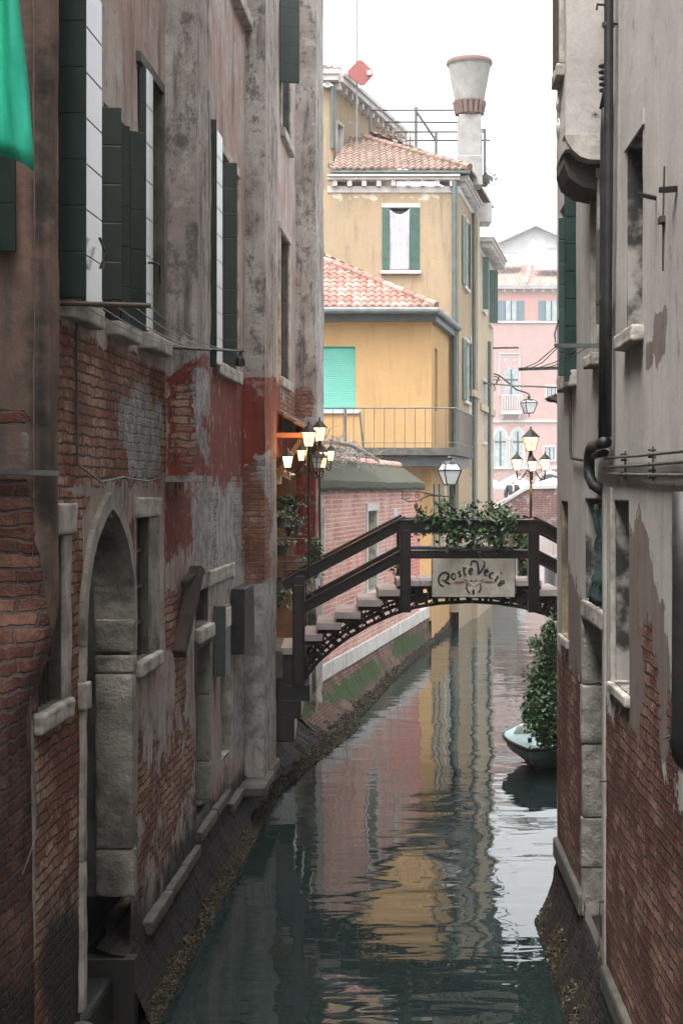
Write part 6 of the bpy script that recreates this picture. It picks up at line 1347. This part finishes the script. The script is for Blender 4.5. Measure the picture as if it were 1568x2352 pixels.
mb = MB(); mb.bar(FP(640, 1082, 22.7), FP(672, 1096, 22.4), .09, .09); mb.build('housing', M['plastic'], cm, bevel=.01); mb = MB(); mb.box(fx(632, 22.8), fx(646, 22.8), 22.75, 22.9, zz(1112, 22.8), zz(1090, 22.8)); mb.build('junction_box', M['plastic'], cm, bevel=.01)
mb = MB(); mb.bar(FP(672, 1096, 22.39), FP(674, 1097, 22.37), .07, .07); mb.build('lens', M['blackpipe'], cm)
# frosted street lantern on scroll bracket
Ys = 34.0
SLN = T('street_lantern', 'unlit frosted square lantern on a scrolled iron bracket above the ivy', 'street lamp', tuple(FP(1033, 1120, Ys)))
def sq_lantern(parent, px, ybase, ytop, w0, w1, Y, roofh, lean=0):
    c = FP(px, ybase, Y); h = (ybase - ytop) / F * Y; r1 = w1 / F * Y / 2 * 1.41; r0 = w0 / F * Y / 2 * 1.41; rot = R(62)
    mb = MB(); mb.lathe(c, [(r0 * .9, 0), (r1 * .985, h)], 4, rot); g_ = mb.build('glass', M['frost'], parent)
    mb = MB(); rh = roofh / F * Y
    mb.lathe(c, [(r0, -.03), (r0 * 1.05, 0), (r0 * .5, .005)], 4, rot)
    for k in range(4): a = math.pi / 2 * k + rot; mb.tube([c + Vector((r0 * math.cos(a), r0 * math.sin(a), 0)), c + Vector((r1 * math.cos(a), r1 * math.sin(a), h))], .016, 5); mb.tube([c + Vector((r1 * math.cos(a), r1 * math.sin(a), h)), c + Vector((r1 * .6 * math.cos(a), r1 * .6 * math.sin(a), h + rh))], .018, 5)
    for k in range(4): a, b = math.pi / 2 * k + rot, math.pi / 2 * (k + 1) + rot; mb.tube([c + Vector((r1 * math.cos(a), r1 * math.sin(a), h)), c + Vector((r1 * math.cos(b), r1 * math.sin(b), h))], .018, 5)
    mb.lathe(c + Vector((0, 0, h + rh)), [(r1 * .62, -.01), (r1 * .5, .03), (r1 * .2, .05), (.04, .08), (.07, .11), (.03, .15), (0, .16)], 8); mb.build('frame', M['iron'], parent)
    mb = MB(); mb.lathe(c + Vector((0, 0, h)), [(r1 * .97, .004), (r1 * .58, rh)], 4, rot); mb.build('lantern_roof', M['frost'], parent)
sq_lantern(SLN, 1032, 1112, 1080, 22, 42, Ys, 17)
def scroll(mb, c, r, a0, turns, rr, sgn=1, n=26, ax=Vector((1, 0, 0))):
    mb.tube([c + ax * (r * (1 - .8 * k / n) * math.cos(a0 + sgn * turns * 6.283 * k / n)) + Vector((0, 0, r * (1 - .8 * k / n) * math.sin(a0 + sgn * turns * 6.283 * k / n))) for k in range(n + 1)], rr, 5)
mb = MB(); mb.tube([FP(925, 1127, Ys), FP(960, 1128, Ys), FP(1010, 1140, Ys), FP(1034, 1140, Ys)], .015, 6); mb.tube([FP(925, 1127, Ys), FP(924, 1145, Ys), FP(938, 1152, Ys), FP(960, 1150, Ys), FP(985, 1138, Ys), FP(1010, 1140, Ys)], .013, 6)
scroll(mb, FP(936, 1140, Ys), .09, 0, 1.6, .009); scroll(mb, FP(957, 1138, Ys), .07, 2, 1.6, .008, -1); scroll(mb, FP(978, 1138, Ys), .05, 0, 1.4, .007)
mb.tube([FP(1034, 1116, Ys), FP(1033, 1165, Ys)], .03, 8); mb.tube([FP(1043, 1116, Ys), FP(1043, 1135, Ys)], .02, 8); mb.build('bracket', M['iron'], SLN)
# far hanging lantern on its long bracket
Yq = 54.0
HLN = T('hanging_lantern', 'frosted lantern hanging from a long curled bracket before the rose palace', 'street lamp', tuple(FP(1214, 935, Yq)))
sq_lantern(HLN, 1214, 948, 925, 16, 30, Yq, 6)
mb = MB(); mb.tube([FP(1108, 858, Yq), FP(1125, 856, Yq), FP(1145, 862, Yq), FP(1165, 878, Yq), FP(1185, 895, Yq), FP(1205, 901, Yq), FP(1214, 905, Yq), FP(1214, 922, Yq)], .028, 6)
mb.tube([FP(1110, 895, Yq), FP(1125, 893, Yq), FP(1140, 880, Yq), FP(1146, 862, Yq)], .025, 6); scroll(mb, FP(1134, 876, Yq), .2, 0, 1.5, .02); scroll(mb, FP(1130, 893, Yq), .12, 2, 1.3, .018, -1); mb.tube([FP(1214, 950, Yq), FP(1214, 958, Yq)], .02, 5)
mb.build('bracket', M['iron'], HLN)
mb = MB(); mb.tube([FP(1108, 880, 52), FP(1180, 886, 35), FP(1285, 890, 15.5)], [.03, .022, .009], 6); tag(mb.build('cable', M['conduit']), 'cable stretched across the canal before the gothic balcony window', 'cable')
# ---------------------------------------------------------------- boat
BT = T('boat', 'small pale turquoise motor boat with grey hull moored by the bush', 'boat', (3.0, 22.2, 0))
def boat_ring(t):       # t 0 bow .. 1 stern, along +x-ish heading into the bank
    a = .95 * (1 - (1 - t) ** 2.4) ** .8; return a
bow = Vector((2.64, 21.4, 0)); ax_ = Vector((.36, .93, 0)).normalized(); sd_ = Vector((.93, -.36, 0)).normalized(); Lb = 3.6
mb = MB(); dk = MB(); rubm = MB(); K = 16; secs = []
for k in range(K + 1):
    t = k / K; hw = max(.02, .78 * (1 - (1 - min(1, t * 2.2)) ** 1.7)); zt = .42 - .05 * min(1, t * 1.6); zk = -.22 + .62 * (1 - t) ** 5
    c = bow + ax_ * (Lb * t); cb_ = bow + ax_ * (Lb * t + .35 * (1 - t))
    secs.append([c - sd_ * hw + Vector((0, 0, zt)), c - sd_ * hw * .93 + Vector((0, 0, zt - .14)), cb_ - sd_ * hw * .62 + Vector((0, 0, .08)), cb_ + Vector((0, 0, zk)), cb_ + sd_ * hw * .62 + Vector((0, 0, .08)), c + sd_ * hw * .93 + Vector((0, 0, zt - .14)), c + sd_ * hw + Vector((0, 0, zt))])
for s_ in secs: mb.v += [tuple(p) for p in s_]
for k in range(K):
    for j in range(6): mb.f.append((k * 7 + j, (k + 1) * 7 + j, (k + 1) * 7 + j + 1, k * 7 + j + 1))
mb.f.append(tuple(K * 7 + j for j in range(7))); mb.build('hull', M['boath'], BT, smooth=True)
for s_ in secs: dk.v += [tuple(s_[0] + Vector((0, 0, .012))), tuple((s_[0] + s_[6]) / 2 + Vector((0, 0, .07))), tuple(s_[6] + Vector((0, 0, .012)))]
for k in range(K):
    for j in range(2): dk.f.append((k * 3 + j, (k + 1) * 3 + j, (k + 1) * 3 + j + 1, k * 3 + j + 1))
dk.build('deck', M['boatw'], BT, smooth=True)
rubm.tube([s_[0] + Vector((0, 0, -.01)) for s_ in secs[::-1]] + [s_[6] + Vector((0, 0, -.01)) for s_ in secs], .028, 8); rubm.build('rubbing_strake', M['rub'], BT, smooth=True)
mb = MB(); c = bow + ax_ * 1.25 + Vector((0, 0, .40)); mb.prism([c - sd_ * .6 , c - sd_ * .5 + Vector((0, 0, .16)), c + sd_ * .5 + Vector((0, 0, .18)), c + sd_ * .6], ax_ * 1.2); mb.build('cover', M['plastic'], BT, bevel=.05)
mb = MB(); c = bow + ax_ * .4 + Vector((0, 0, .44)); mb.lathe(c - sd_ * .1, [(.03, 0), (.03, .06), (.045, .07), (0, .09)], 8); mb.build('cleat', M['blackpipe'], BT)
# bush on the right bank
BU = T('bush', 'dense dark green bush leaning out over the moored boat from the right bank', 'bush', (2.9, 17.3, .3))
mb = MB(); cl = []
for (px, py, Y, r, n) in ((1270, 1455, 17.5, .14, 220), (1262, 1505, 17.6, .19, 380), (1266, 1570, 17.4, .30, 900), (1254, 1610, 17.3, .28, 700), (1270, 1650, 17.2, .36, 1300), (1292, 1520, 17.6, .34, 700), (1306, 1620, 17.4, .44, 1000), (1232, 1480, 17.7, .12, 160), (1225, 1640, 17.4, .16, 260), (1262, 1690, 17.2, .15, 300), (1240, 1665, 17.2, .18, 260), (1235, 1560, 17.5, .2, 300), (1222, 1600, 17.3, .12, 90), (1218, 1655, 17.3, .10, 60), (1252, 1450, 17.6, .07, 40), (1212, 1630, 17.3, .07, 30), (1248, 1705, 17.2, .08, 50), (1320, 1560, 17.6, .5, 700)):
    c = FP(px, py, Y)
    for _ in range(n):
        d_ = Vector((random.gauss(0, 1), random.gauss(0, 1), random.gauss(0, 1))).normalized() * r * random.random() ** .45; cl.append(c + d_ * (1 + .25 * mn.noise((c + d_) * 5)))
mb.leaves(cl[::-1][:int(len(cl) * .999)], .047); mb.build('leaves', M['leaf'], BU)
mb = MB()
for (px, py) in ((1258, 1425), (1245, 1450), (1236, 1490), (1224, 1580), (1215, 1640), (1210, 1655), (1225, 1680), (1240, 1690), (1255, 1715), (1275, 1725), (1262, 1700), (1236, 1530), (1268, 1418)):
    a, b = FP(1290, 1590, 17.4), FP(px, py, 17.2); a = a.lerp(b, .35); m_ = a.lerp(b, .6) + Vector((0, 0, .05)); seg = [a, m_, b]; mb.tube(seg, [.012, .008, .003], 4)
    mb.leaves([m_.lerp(b, random.random()) + Vector((random.gauss(0, .025), random.gauss(0, .025), random.gauss(0, .025))) for _ in range(34)], .055)
mb.build('branch', M['leaf2'], BU)
mb = MB(); mb.tube([Vector((3.6, 17.25, .75)), Vector((3.3, 17.3, .8)), FP(1330, 1620, 17.4), FP(1285, 1560, 17.4), FP(1262, 1480, 17.5)], [.07, .06, .05, .035, .015], 8); mb.build('trunk', M['timber'], BU)
# ================================================================ haze over the whole place
HAZE = 0.0009
hm = bpy.data.materials.new('haze'); hm.use_nodes = True; t_ = hm.node_tree; t_.nodes.clear()
pv = t_.nodes.new('ShaderNodeVolumePrincipled'); pv.inputs['Color'].default_value = (.93, .95, .97, 1); pv.inputs['Density'].default_value = HAZE; pv.inputs['Anisotropy'].default_value = .2
ou = t_.nodes.new('ShaderNodeOutputMaterial'); t_.links.new(pv.outputs[0], ou.inputs['Volume'])
mb = MB(); mb.box(-115, 115, -22, 265, -3.4, 42); hz = mb.build('haze', hm); struct(hz, 'stuff'); tag(hz, 'thin pale winter mist lying over the canal and houses', 'haze')
